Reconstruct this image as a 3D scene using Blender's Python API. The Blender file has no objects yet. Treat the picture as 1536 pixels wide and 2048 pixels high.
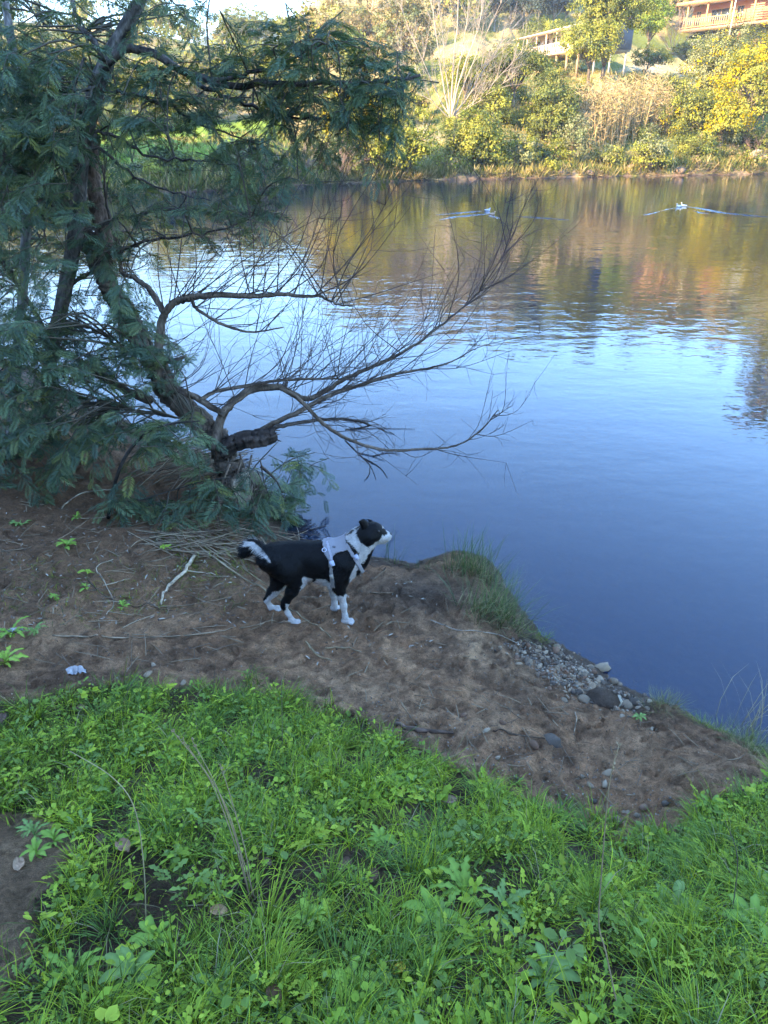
import bpy, math, random
import numpy as np
from mathutils import Vector

R = math.radians
rng = np.random.default_rng(11)
random.seed(11)
sc = bpy.context.scene
COL = sc.collection

# ------------------------------------------------------------------ camera, sky, sun, exposure
CAM_Z, PITCH, FPX = 2.8, R(28.0), 1422.0
cam_data = bpy.data.cameras.new('camera')
cam = bpy.data.objects.new('camera', cam_data)
COL.objects.link(cam)
cam.location = (0, 0, CAM_Z)
cam.rotation_euler = (R(90) - PITCH, 0, 0)
cam_data.sensor_fit = 'VERTICAL'
cam_data.sensor_height = 36.0
cam_data.sensor_width = 27.0
cam_data.lens = 36.0 * FPX / 2048.0
cam_data.clip_start = 0.05
cam_data.clip_end = 6000
sc.camera = cam

SUN_EL, SUN_AZ = R(21.0), math.atan2(-0.80, -0.60)      # azimuth measured from +Y towards +X
SUN_DIR = Vector((math.sin(SUN_AZ) * math.cos(SUN_EL), math.cos(SUN_AZ) * math.cos(SUN_EL), math.sin(SUN_EL)))
world = bpy.data.worlds.new('World')
sc.world = world
world.use_nodes = True
wn = world.node_tree
sky = wn.nodes.new('ShaderNodeTexSky')
sky.sky_type = 'NISHITA'
sky.sun_disc = False
sky.sun_elevation = SUN_EL
sky.sun_rotation = SUN_AZ
sky.altitude = 100
sky.air_density = 1.0
sky.dust_density = 0.15
sky.ozone_density = 7.0
bg = wn.nodes['Background']
bg.inputs['Strength'].default_value = 0.15
wn.links.new(sky.outputs[0], bg.inputs['Color'])

sun_data = bpy.data.lights.new('sun', 'SUN')
sun_data.energy = 2.55
sun_data.angle = R(0.53)
sun_data.color = (1.0, 0.82, 0.56)
sun = bpy.data.objects.new('sun', sun_data)
COL.objects.link(sun)
sun.location = (-40, -30, 60)
sun.rotation_euler = SUN_DIR.to_track_quat('Z', 'Y').to_euler()

vs = sc.view_settings
vs.view_transform = 'Standard'
vs.look = 'None'
vs.exposure = 3.45
vs.gamma = 1.0
vs.use_curve_mapping = False
vs.use_white_balance = True                # the phone balanced for the blue shade
vs.white_balance_temperature = 7600
vs.white_balance_tint = 8
try:
    sc.cycles.use_denoising = True
    sc.cycles.max_bounces = 6
    sc.cycles.diffuse_bounces = 3
    sc.cycles.glossy_bounces = 3
    sc.cycles.transparent_max_bounces = 12
    sc.cycles.transmission_bounces = 4
    sc.cycles.caustics_reflective = False
    sc.cycles.caustics_refractive = False
except Exception:
    pass

# ------------------------------------------------------------------ helpers: rays of the camera, used to read places off the photo
CP, SP = math.cos(PITCH), math.sin(PITCH)
CAMP = np.array([0.0, 0.0, CAM_Z])

def ray(px, py):
    dx, dy = (px - 768) / FPX, (1024 - py) / FPX
    return np.array([dx, dy * SP + CP, dy * CP - SP])

def on_z(px, py, z):
    d = ray(px, py)
    return CAMP + d * ((z - CAM_Z) / d[2])

def on_y(px, py, y):
    d = ray(px, py)
    return CAMP + d * (y / d[1])

def project(P):
    P = np.asarray(P, float)
    x, y, z = P[..., 0], P[..., 1], P[..., 2] - CAM_Z
    depth = y * CP - z * SP
    up = y * SP + z * CP
    return 768 + FPX * x / depth, 1024 - FPX * up / depth

def in_poly(px, py, poly):
    px, py = np.asarray(px, float), np.asarray(py, float)
    inside = np.zeros(px.shape, bool)
    n = len(poly)
    for i in range(n):
        x0, y0 = poly[i]
        x1, y1 = poly[(i + 1) % n]
        if y0 == y1:
            continue
        c = ((y0 > py) != (y1 > py)) & (px < (x1 - x0) * (py - y0) / (y1 - y0) + x0)
        inside ^= c
    return inside

# ------------------------------------------------------------------ helpers: noise
def _hash(ix, iy, iz, seed):
    h = (ix.astype(np.int64) * 374761393 + iy.astype(np.int64) * 668265263 + iz.astype(np.int64) * 2147483647 + seed * 974711) & 0xffffffff
    h = ((h ^ (h >> 13)) * 1274126177) & 0xffffffff
    return ((h ^ (h >> 16)) & 0xffff) / 65535.0

def vnoise(x, y, z=None, seed=0):
    x, y = np.asarray(x, float), np.asarray(y, float)
    z = np.zeros_like(x) if z is None else np.asarray(z, float)
    ix, iy, iz = np.floor(x), np.floor(y), np.floor(z)
    fx, fy, fz = x - ix, y - iy, z - iz
    sx, sy, sz = fx * fx * (3 - 2 * fx), fy * fy * (3 - 2 * fy), fz * fz * (3 - 2 * fz)
    out = 0
    for a in (0, 1):
        for b in (0, 1):
            for c in (0, 1):
                w = (sx if a else 1 - sx) * (sy if b else 1 - sy) * (sz if c else 1 - sz)
                out = out + w * _hash(ix + a, iy + b, iz + c, seed)
    return out * 2 - 1

def fbm(x, y, z=None, octv=4, seed=0, gain=0.5):
    s, a, f = 0, 1.0, 1.0
    x = np.asarray(x, float); y = np.asarray(y, float)
    for o in range(octv):
        s = s + a * vnoise(x * f, y * f, None if z is None else np.asarray(z) * f, seed + o * 17)
        a *= gain
        f *= 2.03
    return s

def sstep(a, b, x):
    t = np.clip((np.asarray(x, float) - a) / (b - a), 0, 1)
    return t * t * (3 - 2 * t)

# ------------------------------------------------------------------ helpers: meshes
class Acc:
    """collects vertices, colours, triangles and quads; build() links them as ONE mesh object"""
    def __init__(s):
        s.V, s.C, s.T, s.Q, s.n = [], [], [], [], 0
    def add(s, V, T=None, Q=None, C=(0.5, 0.5, 0.5)):
        V = np.asarray(V, float).reshape(-1, 3)
        C = np.asarray(C, float)
        if C.ndim == 1:
            C = np.tile(C, (len(V), 1))
        s.V.append(V); s.C.append(C)
        if T is not None and len(T):
            s.T.append(np.asarray(T, int).reshape(-1, 3) + s.n)
        if Q is not None and len(Q):
            s.Q.append(np.asarray(Q, int).reshape(-1, 4) + s.n)
        s.n += len(V)
    def mesh(s, name, smooth=False):
        V = np.concatenate(s.V) if s.V else np.zeros((0, 3))
        C = np.concatenate(s.C) if s.C else np.zeros((0, 3))
        T = np.concatenate(s.T) if s.T else np.zeros((0, 3), int)
        Q = np.concatenate(s.Q) if s.Q else np.zeros((0, 4), int)
        me = bpy.data.meshes.new(name)
        me.vertices.add(len(V))
        me.vertices.foreach_set('co', V.astype(np.float32).ravel())
        loops = np.concatenate([T.ravel(), Q.ravel()]).astype(np.int32)
        me.loops.add(len(loops))
        me.loops.foreach_set('vertex_index', loops)
        starts = np.concatenate([np.arange(len(T)) * 3, len(T) * 3 + np.arange(len(Q)) * 4]).astype(np.int32)
        me.polygons.add(len(starts))
        me.polygons.foreach_set('loop_start', starts)
        if smooth:
            me.polygons.foreach_set('use_smooth', np.ones(len(starts), bool))
        me.update(calc_edges=True)
        at = me.color_attributes.new('Col', 'FLOAT_COLOR', 'POINT')
        at.data.foreach_set('color', np.concatenate([C, np.ones((len(C), 1))], 1).astype(np.float32).ravel())
        return me
    def build(s, name, mat, parent=None, smooth=False, loc=None):
        me = s.mesh(name, smooth)
        me.materials.append(mat)
        return link(name, me, parent, loc)

def link(name, data, parent=None, loc=None):
    o = bpy.data.objects.new(name, data)
    COL.objects.link(o)
    if parent is not None:
        o.parent = parent
    if loc is not None:
        o.location = tuple(loc)
    return o

def tag(o, label=None, cat=None, group=None, kind=None):
    if label: o['label'] = label
    if cat: o['category'] = cat
    if group: o['group'] = group
    if kind: o['kind'] = kind
    return o

def thing(name, label, cat, loc=(0, 0, 0), group=None):
    return tag(link(name, None, None, loc), label, cat, group)

def catmull(P, n):
    P = np.asarray(P, float)
    if len(P) < 3:
        t = np.linspace(0, 1, n)[:, None]
        return P[0] * (1 - t) + P[-1] * t
    E = np.vstack([2 * P[0] - P[1], P, 2 * P[-1] - P[-2]])
    u = np.linspace(0, len(P) - 1 - 1e-6, n)
    i = u.astype(int); t = (u - i)[:, None]
    a, b, c, d = E[i], E[i + 1], E[i + 2], E[i + 3]
    return 0.5 * (2 * b + (c - a) * t + (2 * a - 5 * b + 4 * c - d) * t ** 2 + (3 * b - a - 3 * c + d) * t ** 3)

def norm(v):
    v = np.asarray(v, float)
    return v / np.maximum(np.linalg.norm(v, axis=-1, keepdims=True), 1e-9)

def tube(acc, P, r, sides=6, col=(0.2, 0.15, 0.1), rough=0.0, seed=0, cap=True, bark=12.0):
    P = np.asarray(P, float)
    n = len(P)
    r = np.interp(np.linspace(0, 1, n), np.linspace(0, 1, len(r)), r) if np.ndim(r) else np.full(n, r)
    T = norm(np.gradient(P, axis=0))
    ref = np.array([0.0, 0, 1]) if abs(T[0][2]) < 0.85 else np.array([1.0, 0, 0])
    A = norm(np.cross(T, ref)); B = np.cross(T, A)
    th = np.arange(sides) * 2 * math.pi / sides
    ring = np.cos(th)[None, :, None] * A[:, None] + np.sin(th)[None, :, None] * B[:, None]
    rr = r[:, None] * np.ones((1, sides))
    C = np.tile(np.asarray(col, float), (n * sides, 1)) if np.ndim(col) == 1 else np.repeat(np.asarray(col, float), sides, 0)
    if rough > 0:
        L = np.concatenate([[0], np.cumsum(np.linalg.norm(np.diff(P, axis=0), axis=1))])
        u = np.cos(th)[None, :] * sides * 0.16 + 0 * L[:, None]
        v = np.sin(th)[None, :] * sides * 0.16 + 0 * L[:, None]
        w = L[:, None] * bark + 0 * th[None, :]
        nz = fbm(u + seed * 3.1, v, w, 3, seed)
        rr = rr * (1 + rough * nz)
        C = C * np.clip(1 + 0.9 * nz.reshape(-1, 1), 0.35, 1.7)
    V = P[:, None] + ring * rr[:, :, None]
    k = np.arange(n - 1)[:, None] * sides + np.arange(sides)[None]
    k2 = np.arange(n - 1)[:, None] * sides + (np.arange(sides)[None] + 1) % sides
    Q = np.stack([k, k2, k2 + sides, k + sides], -1).reshape(-1, 4)
    V = V.reshape(-1, 3)
    Tt = None
    if cap:
        V = np.vstack([V, P[:1], P[-1:]])
        C = np.vstack([C, C[:1], C[-1:]])
        c0, c1 = n * sides, n * sides + 1
        i = np.arange(sides); j = (i + 1) % sides
        Tt = np.vstack([np.stack([j, i, np.full(sides, c0)], 1), np.stack([i + (n - 1) * sides, j + (n - 1) * sides, np.full(sides, c1)], 1)])
    acc.add(V, Tt, Q, C)

def frames(D, U):
    X = norm(D)
    Z = norm(U - (U * X).sum(-1, keepdims=True) * X)
    return np.stack([X, np.cross(Z, X), Z], -1)          # columns X (along), Y (side), Z (up)

def scatter(acc, tv, tt, F, P, S, C, tint=None, tq=None):
    """copies a template (k verts) to N frames as one soup; C (N,3); tint (k,) brightness along the template"""
    N, k = len(P), len(tv)
    S = np.asarray(S, float)
    S = S[:, None] if S.ndim == 1 else S
    V = np.einsum('nij,nkj->nki', F, tv[None] * S[:, None, :]) + P[:, None]
    CC = np.repeat(np.asarray(C, float)[:, None], k, 1)
    if tint is not None:
        CC = CC * np.asarray(tint)[None, :, None]
    off = (np.arange(N) * k)[:, None, None]
    T = (np.asarray(tt)[None] + off).reshape(-1, 3) if tt is not None and len(tt) else None
    Q = (np.asarray(tq)[None] + off).reshape(-1, 4) if tq is not None else None
    acc.add(V.reshape(-1, 3), T, Q, CC.reshape(-1, 3))

def box(acc, c, s, col=(0.5, 0.5, 0.5), ax=None):
    c = np.asarray(c, float); h = np.asarray(s, float) / 2
    B = np.array([[-1, -1, -1], [1, -1, -1], [1, 1, -1], [-1, 1, -1], [-1, -1, 1], [1, -1, 1], [1, 1, 1], [-1, 1, 1]], float) * h
    if ax is not None:
        B = B @ np.asarray(ax, float)                    # rows of ax = local axes in world
    Q = [[0, 3, 2, 1], [4, 5, 6, 7], [0, 1, 5, 4], [1, 2, 6, 5], [2, 3, 7, 6], [3, 0, 4, 7]]
    acc.add(B + c, None, Q, col)

def rand_dirs(n, g=None):
    g = g or rng
    return norm(g.normal(size=(n, 3)))

# ------------------------------------------------------------------ helpers: materials
def nodes_of(name):
    m = bpy.data.materials.new(name)
    m.use_nodes = True
    nt = m.node_tree
    return m, nt, nt.nodes['Principled BSDF'], nt.nodes['Material Output']

def add_noise(nt, scale, detail=4, rough=0.6, coord='Object', stretch=None):
    tc = nt.nodes.new('ShaderNodeTexCoord')
    src = tc.outputs[coord]
    if stretch:
        mp = nt.nodes.new('ShaderNodeMapping')
        mp.inputs['Scale'].default_value = stretch
        nt.links.new(src, mp.inputs[0]); src = mp.outputs[0]
    n = nt.nodes.new('ShaderNodeTexNoise')
    n.inputs['Scale'].default_value = scale
    n.inputs['Detail'].default_value = detail
    n.inputs['Roughness'].default_value = rough
    nt.links.new(src, n.inputs['Vector'])
    return n

def ramp(nt, src, stops):
    r = nt.nodes.new('ShaderNodeValToRGB')
    e = r.color_ramp.elements
    while len(e) < len(stops):
        e.new(0.5)
    for k, (p, c) in enumerate(stops):
        e[k].position = p
        e[k].color = (*c, 1) if np.ndim(c) else (c, c, c, 1)
    nt.links.new(src, r.inputs[0])
    return r

def mul(nt, a, b, fac=1.0, mode='MULTIPLY'):
    m = nt.nodes.new('ShaderNodeMix')
    m.data_type = 'RGBA'; m.blend_type = mode
    m.inputs[0].default_value = fac
    nt.links.new(a, m.inputs[6]); nt.links.new(b, m.inputs[7])
    return m.outputs[2]

def vcol(nt):
    a = nt.nodes.new('ShaderNodeVertexColor')
    a.layer_name = 'Col'
    return a.outputs['Color']

def bump(nt, bs, src, strength, dist):
    b = nt.nodes.new('ShaderNodeBump')
    b.inputs['Strength'].default_value = strength
    b.inputs['Distance'].default_value = dist
    nt.links.new(src, b.inputs['Height'])
    nt.links.new(b.outputs[0], bs.inputs['Normal'])
    return b

def mat_surface(name, rough=0.8, nscale=30, var=(0.7, 1.25), bstr=0.4, bdist=0.004, stretch=None, spec=0.10):
    """colour from the mesh's own colour attribute, broken up by noise"""
    m, nt, bs, out = nodes_of(name)
    n = add_noise(nt, nscale, 5, 0.65, stretch=stretch)
    rm = ramp(nt, n.outputs['Fac'], [(0.3, var[0]), (0.7, var[1])])
    nt.links.new(mul(nt, vcol(nt), rm.outputs[0]), bs.inputs['Base Color'])
    bs.inputs['Roughness'].default_value = rough
    bs.inputs['Specular IOR Level'].default_value = spec
    if bstr:
        bump(nt, bs, n.outputs['Fac'], bstr, bdist)
    return m

def mat_leaf(name, rough=0.5, trans=0.3, spec=0.16):
    m, nt, bs, out = nodes_of(name)
    c = vcol(nt)
    nt.links.new(c, bs.inputs['Base Color'])
    bs.inputs['Roughness'].default_value = rough
    bs.inputs['Specular IOR Level'].default_value = spec
    tr = nt.nodes.new('ShaderNodeBsdfTranslucent')
    gm = nt.nodes.new('ShaderNodeMix'); gm.data_type = 'RGBA'; gm.blend_type = 'MULTIPLY'
    gm.inputs[0].default_value = 1.0
    gm.inputs[7].default_value = (1.25, 1.3, 0.55, 1)
    nt.links.new(c, gm.inputs[6])
    nt.links.new(gm.outputs[2], tr.inputs['Color'])
    mx = nt.nodes.new('ShaderNodeMixShader')
    mx.inputs[0].default_value = trans
    nt.links.new(bs.outputs[0], mx.inputs[1]); nt.links.new(tr.outputs[0], mx.inputs[2])
    nt.links.new(mx.outputs[0], out.inputs['Surface'])
    return m

M_LEAF = mat_leaf('leaf')
M_FROND = mat_leaf('frond', 0.55, 0.22, 0.14)
M_FARLEAF = mat_leaf('bank_leaf', 0.6, 0.3, 0.1)
M_BARK = mat_surface('bark', 0.9, 60, (0.5, 1.45), 0.9, 0.012, (1, 1, 0.3))
M_TWIG = mat_surface('twig', 0.8, 40, (0.75, 1.25), 0.0)
M_STONE = mat_surface('stone', 0.75, 35, (0.7, 1.25), 0.35, 0.003)
M_FARSTUFF = mat_surface('dry_growth', 0.9, 8, (0.75, 1.25), 0.0)
M_PAINT = mat_surface('painted_timber', 0.6, 6, (0.85, 1.12), 0.15, 0.004)
# ================================================================== THE NEAR BANK
CTRL = [  # photo px, photo row, height above the water
    (-300, 2300, 1.22), (768, 2300, 1.22), (1900, 2300, 1.2), (0, 2048, 1.12), (400, 2048, 1.12), (768, 2048, 1.12), (1150, 2048, 1.12), (1536, 2048, 1.12),
    (0, 1850, .92), (768, 1850, .92), (1536, 1850, .9), (0, 1700, .77), (400, 1690, .75), (768, 1700, .72), (1150, 1760, .70), (1536, 1700, .68),
    (0, 1550, .64), (400, 1530, .58), (800, 1560, .53), (-150, 1420, .56), (0, 1420, .53), (300, 1385, .46), (570, 1400, .42), (800, 1480, .42), (1000, 1580, .44),
    (1200, 1670, .46), (1330, 1680, .48), (1430, 1600, .46), (1560, 1570, .45), (1750, 1650, .45), (1900, 1900, .9),
    (0, 1250, .44), (150, 1300, .40), (300, 1250, .34), (450, 1300, .30), (600, 1250, .21), (700, 1250, .20), (560, 1180, .20), (640, 1150, .17), (850, 1320, .24), (760, 1200, .20),
    (830, 1180, .21), (900, 1180, .21), (920, 1150, .17), (800, 1145, .16), (930, 1220, .24), (880, 1260, .24), (950, 1300, .24), (900, 1400, .31), (1000, 1380, .27), (1100, 1450, .28), (1050, 1530, .37), (1200, 1560, .36),
    (1300, 1450, .20), (1250, 1420, .14), (1400, 1500, .28), (1500, 1540, .34), (1330, 1410, .15), (1100, 1330, .13), (1180, 1370, .10), (1050, 1310, .13), (1010, 1290, .15), (990, 1235, .17), (1000, 1200, .10),
    (960, 1130, .08), (400, 1100, .25), (250, 1120, .32), (100, 1120, .42), (-150, 1200, .55), (0, 1000, .45), (200, 1000, .34), (350, 1010, .28), (450, 1020, .28), (430, 950, .25), (350, 930, .16), (480, 1000, .24), (500, 1060, .14),
    (100, 880, .36), (250, 900, .17), (-100, 850, .50), (-400, 900, .8), (-500, 1300, .9), (0, 790, .22), (-200, 720, .3),
    # the water's edge
    (1700, 1560, 0), (1536, 1500, 0), (1420, 1445, 0), (1350, 1410, 0.02), (1290, 1395, 0), (1235, 1365, 0), (1180, 1325, 0), (1120, 1290, 0), (1085, 1270, 0), (1040, 1215, 0), (1010, 1165, 0),
    (960, 1112, 0), (900, 1106, 0), (833, 1127, 0), (778, 1119, 0), (700, 1107, 0), (640, 1090, 0), (565, 1066, 0), (535, 1015, 0), (485, 955, 0), (420, 912, 0), (340, 884, 0), (270, 850, 0),
    (180, 800, 0), (80, 750, 0), (-60, 700, 0), (-300, 640, 0),
    # under water
    (650, 1000, -.4), (720, 1070, -.2), (560, 930, -.4), (450, 860, -.4), (300, 780, -.4), (0, 620, -.5), (1000, 1050, -.4), (1250, 1180, -.36), (1500, 1300, -.36), (1400, 1390, -.10), (1230, 1320, -.08), (1600, 1420, -.25),
    (800, 900, -.8), (1300, 900, -.9), (1700, 1100, -.8), (400, 700, -.8), (-300, 540, -.7), (1130, 1200, -.25),
]
_c = np.array([on_z(px, py, z) for px, py, z in CTRL])
_c = np.vstack([_c, [[-5, -1, 1.5], [-2, -1.2, 1.42], [0, -1.2, 1.42], [2.5, -1.2, 1.35], [5, -1, 1.0], [-7, 2, 1.2], [-8, 6, .8], [4.5, 1.0, .3], [6, 2.5, -.5], [5, 5, -1.0], [0, 12, -1.3], [5, 12, -1.4], [-6, 14, -1.2]]])
_A = _c[:, :2]

def _phi(r2):
    return np.where(r2 > 1e-12, 0.5 * r2 * np.log(np.maximum(r2, 1e-12)), 0)

_n = len(_A)
_K = _phi(((_A[:, None] - _A[None]) ** 2).sum(-1)) + np.eye(_n) * 0.004
_Pm = np.hstack([np.ones((_n, 1)), _A])
_w = np.linalg.solve(np.block([[_K, _Pm], [_Pm.T, np.zeros((3, 3))]]), np.concatenate([_c[:, 2], np.zeros(3)]))

def bank_base(x, y):
    x, y = np.asarray(x, float), np.asarray(y, float)
    z = _w[_n] + _w[_n + 1] * x + _w[_n + 2] * y
    for k in range(_n):
        z = z + _w[k] * _phi((x - _A[k, 0]) ** 2 + (y - _A[k, 1]) ** 2)
    return z

GRASS_POLY = [(-400, 1470), (-60, 1425), (60, 1400), (130, 1385), (300, 1378), (480, 1380), (580, 1402), (700, 1432), (760, 1470), (850, 1512), (960, 1560), (1080, 1612), (1180, 1655),
              (1260, 1690), (1330, 1690), (1370, 1645), (1440, 1600), (1536, 1565), (1800, 1520), (2600, 2700), (-1400, 2700)]
BARE_POLY = [(-300, 1640), (40, 1625), (100, 1640), (150, 1690), (120, 1750), (70, 1800), (60, 1900), (0, 1990), (-300, 2100)]

def bank_detail(x, y, z0):
    px, py = project(np.stack([x, y, z0], -1))
    grassy = in_poly(px, py, GRASS_POLY) & ~in_poly(px, py, BARE_POLY)
    d = 0.030 * fbm(x * 2.1, y * 2.1, None, 3, 3) + 0.009 * fbm(x * 7, y * 7, None, 3, 5)
    clod = np.maximum(0, fbm(x * 13, y * 13, None, 3, 9) - 0.02) * 0.026 + 0.022 * np.abs(fbm(x * 15, y * 19, None, 3, 10)) - 0.010 * (1 - sstep(0, .12, np.abs(fbm(x * 8, y * 10, None, 2, 26))))
    ter = np.abs(fbm(x * 3.3 + 2, y * 5.1, None, 3, 21))                    # small washed steps
    d = d + np.where(grassy, 0.006 * fbm(x * 20, y * 20, None, 2, 1), clod - 0.022 * (1 - sstep(0, .16, ter)))
    d = d + np.where(grassy, 0, 0.008 * fbm(x * 34, y * 34, None, 2, 12))
    smooth_mud = np.exp(-(((x - 0.42) / .34) ** 2 + ((y - 3.86) / .16) ** 2) * 1.2)
    flat = sstep(-0.04, 0.10, z0) * (1 - 0.75 * smooth_mud)
    return d * (0.25 + 0.75 * flat), grassy

def bank_z(x, y):
    z0 = bank_base(x, y)
    return z0 + bank_detail(x, y, z0)[0]

# grid, finer towards the camera
gx = np.concatenate([np.arange(-9, -3.2, 0.07), np.concatenate([np.arange(-3.2, -1.8, 0.024), np.arange(-1.8, 2.4, 0.0165), np.arange(2.4, 2.9, .03)]), np.arange(2.9, 6.5, 0.08)])
gy = [-1.6]
while gy[-1] < 13:
    yy = gy[-1]
    gy.append(yy + (0.08 if yy < 0.4 else 0.014 + 0.0030 * max(0, yy - 0.6) + (0.04 if yy > 6.5 else 0)))
gy = np.array(gy)
GX, GY = np.meshgrid(gx, gy)
GZ0 = bank_base(GX, GY)
_d, GRASSY = bank_detail(GX, GY, GZ0)
GZ = GZ0 + _d

def ground(x, y):
    """height of the built bank mesh (bilinear)"""
    x = np.clip(np.asarray(x, float), gx[0], gx[-1] - 1e-6); y = np.clip(np.asarray(y, float), gy[0], gy[-1] - 1e-6)
    i = np.clip(np.searchsorted(gx, x, 'right') - 1, 0, len(gx) - 2)
    j = np.clip(np.searchsorted(gy, y, 'right') - 1, 0, len(gy) - 2)
    tx = (x - gx[i]) / (gx[i + 1] - gx[i]); ty = (y - gy[j]) / (gy[j + 1] - gy[j])
    return (GZ[j, i] * (1 - tx) + GZ[j, i + 1] * tx) * (1 - ty) + (GZ[j + 1, i] * (1 - tx) + GZ[j + 1, i + 1] * tx) * ty

def on_ground(px, py):
    z = 0.4
    for _ in range(12):
        p = on_z(px, py, z)
        z = 0.5 * z + 0.5 * float(ground(p[0], p[1]))
    p = on_z(px, py, z)
    return np.array([p[0], p[1], float(ground(p[0], p[1]))])

acc = Acc()
nx, ny = len(gx), len(gy)
k = np.arange(ny - 1)[:, None] * nx + np.arange(nx - 1)[None]
Q = np.stack([k, k + 1, k + 1 + nx, k + nx], -1).reshape(-1, 4)
# colour: sandy loam, darker where it is wet near the water, humus under the grass
u1 = fbm(GX * 1.3, GY * 1.3, None, 4, 31); u2 = fbm(GX * 6, GY * 6, None, 3, 37); u3 = fbm(GX * 22, GY * 22, None, 2, 41)
dry = np.array([0.45, 0.235, 0.125]); red = np.array([0.42, 0.18, 0.09]); dark = np.array([0.215, 0.108, 0.06]); humus = np.array([0.085, 0.048, 0.027]); sand = np.array([0.55, 0.305, 0.17])
t = sstep(-.6, 1.2, u1 + .45 * u2 + .5 * u3)[..., None]
C = dark * 1.15 * (1 - t) + (red * .45 + dry * .55) * t
sa = (sstep(.35, .9, u2 + .5 * u1) * .28)[..., None]
C = C * (1 - sa) + sand * sa
PX, PY = project(np.stack([GX, GY, GZ], -1))
sandy = np.exp(-(((PX - 975) / 110) ** 2 + ((PY - 1300 - (PX - 975) * .45) / 42) ** 2)) + .55 * np.exp(-(((PX - 620) / 150) ** 2 + ((PY - 1375) / 40) ** 2)) + .5 * np.exp(-(((PX - 850) / 160) ** 2 + ((PY - 1420 - (PX - 850) * .25) / 40) ** 2)) + .45 * np.exp(-(((PX - 1420) / 130) ** 2 + ((PY - 1540) / 45) ** 2)) + .3 * np.exp(-(((PX - 120) / 160) ** 2 + ((PY - 1280) / 60) ** 2))
sandy = (np.clip(sandy, 0, 1) * (0.45 + .45 * u3.clip(-1, 1)))[..., None].clip(0, 1)
C = C * (1 - sandy) + sand * sandy
dark_earth = (sstep(1240, 1120, PY) * sstep(620, 420, PX) * .75)[..., None]  # darker earth towards the upper left
C = C * (1 - dark_earth) + dark * dark_earth
wet = np.clip(sstep(.20, .06, GZ), 0, 1)
wet = np.maximum(wet, .85 * np.exp(-(((PX - 830) / 120) ** 2 + ((PY - 1185) / 50) ** 2)))[..., None]
C = C * (1 - wet) + np.array([0.13, 0.082, 0.058]) * (1 + .3 * u2[..., None]) * wet
g = GRASSY[..., None] * 1.0
C = C * (1 - g) + humus * (1 + .35 * u2[..., None]) * g
bareish = in_poly(PX, PY, BARE_POLY)[..., None]
C = np.where(bareish, np.array([0.30, 0.165, 0.09]) * (1 + .25 * u2[..., None]), C)
C = np.where(GZ[..., None] < 0.0, np.array([0.24, 0.16, 0.09]) * (1 + .5 * u2[..., None]) * (1 - .85 * sstep(-.05, -.30, GZ))[..., None], C)      # bed paler in the shallows, darker with depth
hollow = fbm(GX * 13, GY * 13, None, 3, 9)
C = C * (1 + .22 * u3[..., None]) * (1 - .12 * sstep(.0, -.6, hollow) * (1 - GRASSY))[..., None]     # darker in the hollows between the crumbs
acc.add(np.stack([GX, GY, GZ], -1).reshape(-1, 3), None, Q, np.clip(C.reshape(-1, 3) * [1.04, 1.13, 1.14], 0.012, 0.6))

m, nt, bs, out = nodes_of('earth')
n1 = add_noise(nt, 55, 8, 0.75); n2 = add_noise(nt, 300, 4, 0.7)
r1 = ramp(nt, n1.outputs['Fac'], [(0.32, 0.55), (0.68, 1.4)])
r2 = ramp(nt, n2.outputs['Fac'], [(0.36, 0.65), (0.64, 1.4)])
c1 = mul(nt, vcol(nt), r1.outputs[0]); c2 = mul(nt, c1, r2.outputs[0])
nt.links.new(c2, bs.inputs['Base Color'])
bs.inputs['Roughness'].default_value = 0.78
bs.inputs['Specular IOR Level'].default_value = 0.10
mxn = nt.nodes.new('ShaderNodeMath'); mxn.operation = 'ADD'
nt.links.new(n1.outputs['Fac'], mxn.inputs[0]); nt.links.new(n2.outputs['Fac'], mxn.inputs[1])
bump(nt, bs, mxn.outputs[0], 1.0, 0.030)
M_EARTH = m
near_bank = acc.build('near_bank', M_EARTH, None, True)
tag(near_bank, 'trodden brown earth bank sloping to the water', None, None, 'structure')

# ================================================================== UNSEEN HILL BEHIND THE CAMERA (added and shaped to shade the near bank)
SH = np.array([SUN_DIR.x, SUN_DIR.y]); SH /= np.linalg.norm(SH)
hx = np.linspace(-420, 420, 170); hy = np.linspace(-420, 300, 150)
HX, HY = np.meshgrid(hx, hy)
s = HX * SH[0] + HY * SH[1]                        # metres towards the sun
HZ = -3.0 + 4.4 * sstep(-1, 9, s) + 27.5 * sstep(8, 44, s) + 20 * sstep(60, 220, s) + 2.2 * fbm(HX * .03, HY * .03, None, 3, 4) * sstep(15, 50, s)
keep = ~((HX > -12) & (HX < 10) & (HY > -6) & (HY < 16))
HZ = np.where(keep, HZ, np.minimum(HZ, -2))
HZ = np.where((HY > 28) | (HX > 30), -3.0 + 0 * HZ, HZ)
acc = Acc()
k = np.arange(len(hy) - 1)[:, None] * len(hx) + np.arange(len(hx) - 1)[None]
Q = np.stack([k, k + 1, k + 1 + len(hx), k + len(hx)], -1).reshape(-1, 4)
acc.add(np.stack([HX, HY, HZ], -1).reshape(-1, 3), None, Q, (0.05, 0.065, 0.03))
M_HILL = mat_surface('scrub_hill', 0.95, 0.4, (0.6, 1.4), 0.6, 0.4)
tag(acc.build('near_hill', M_HILL, None, True), None, None, None, 'structure')

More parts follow.
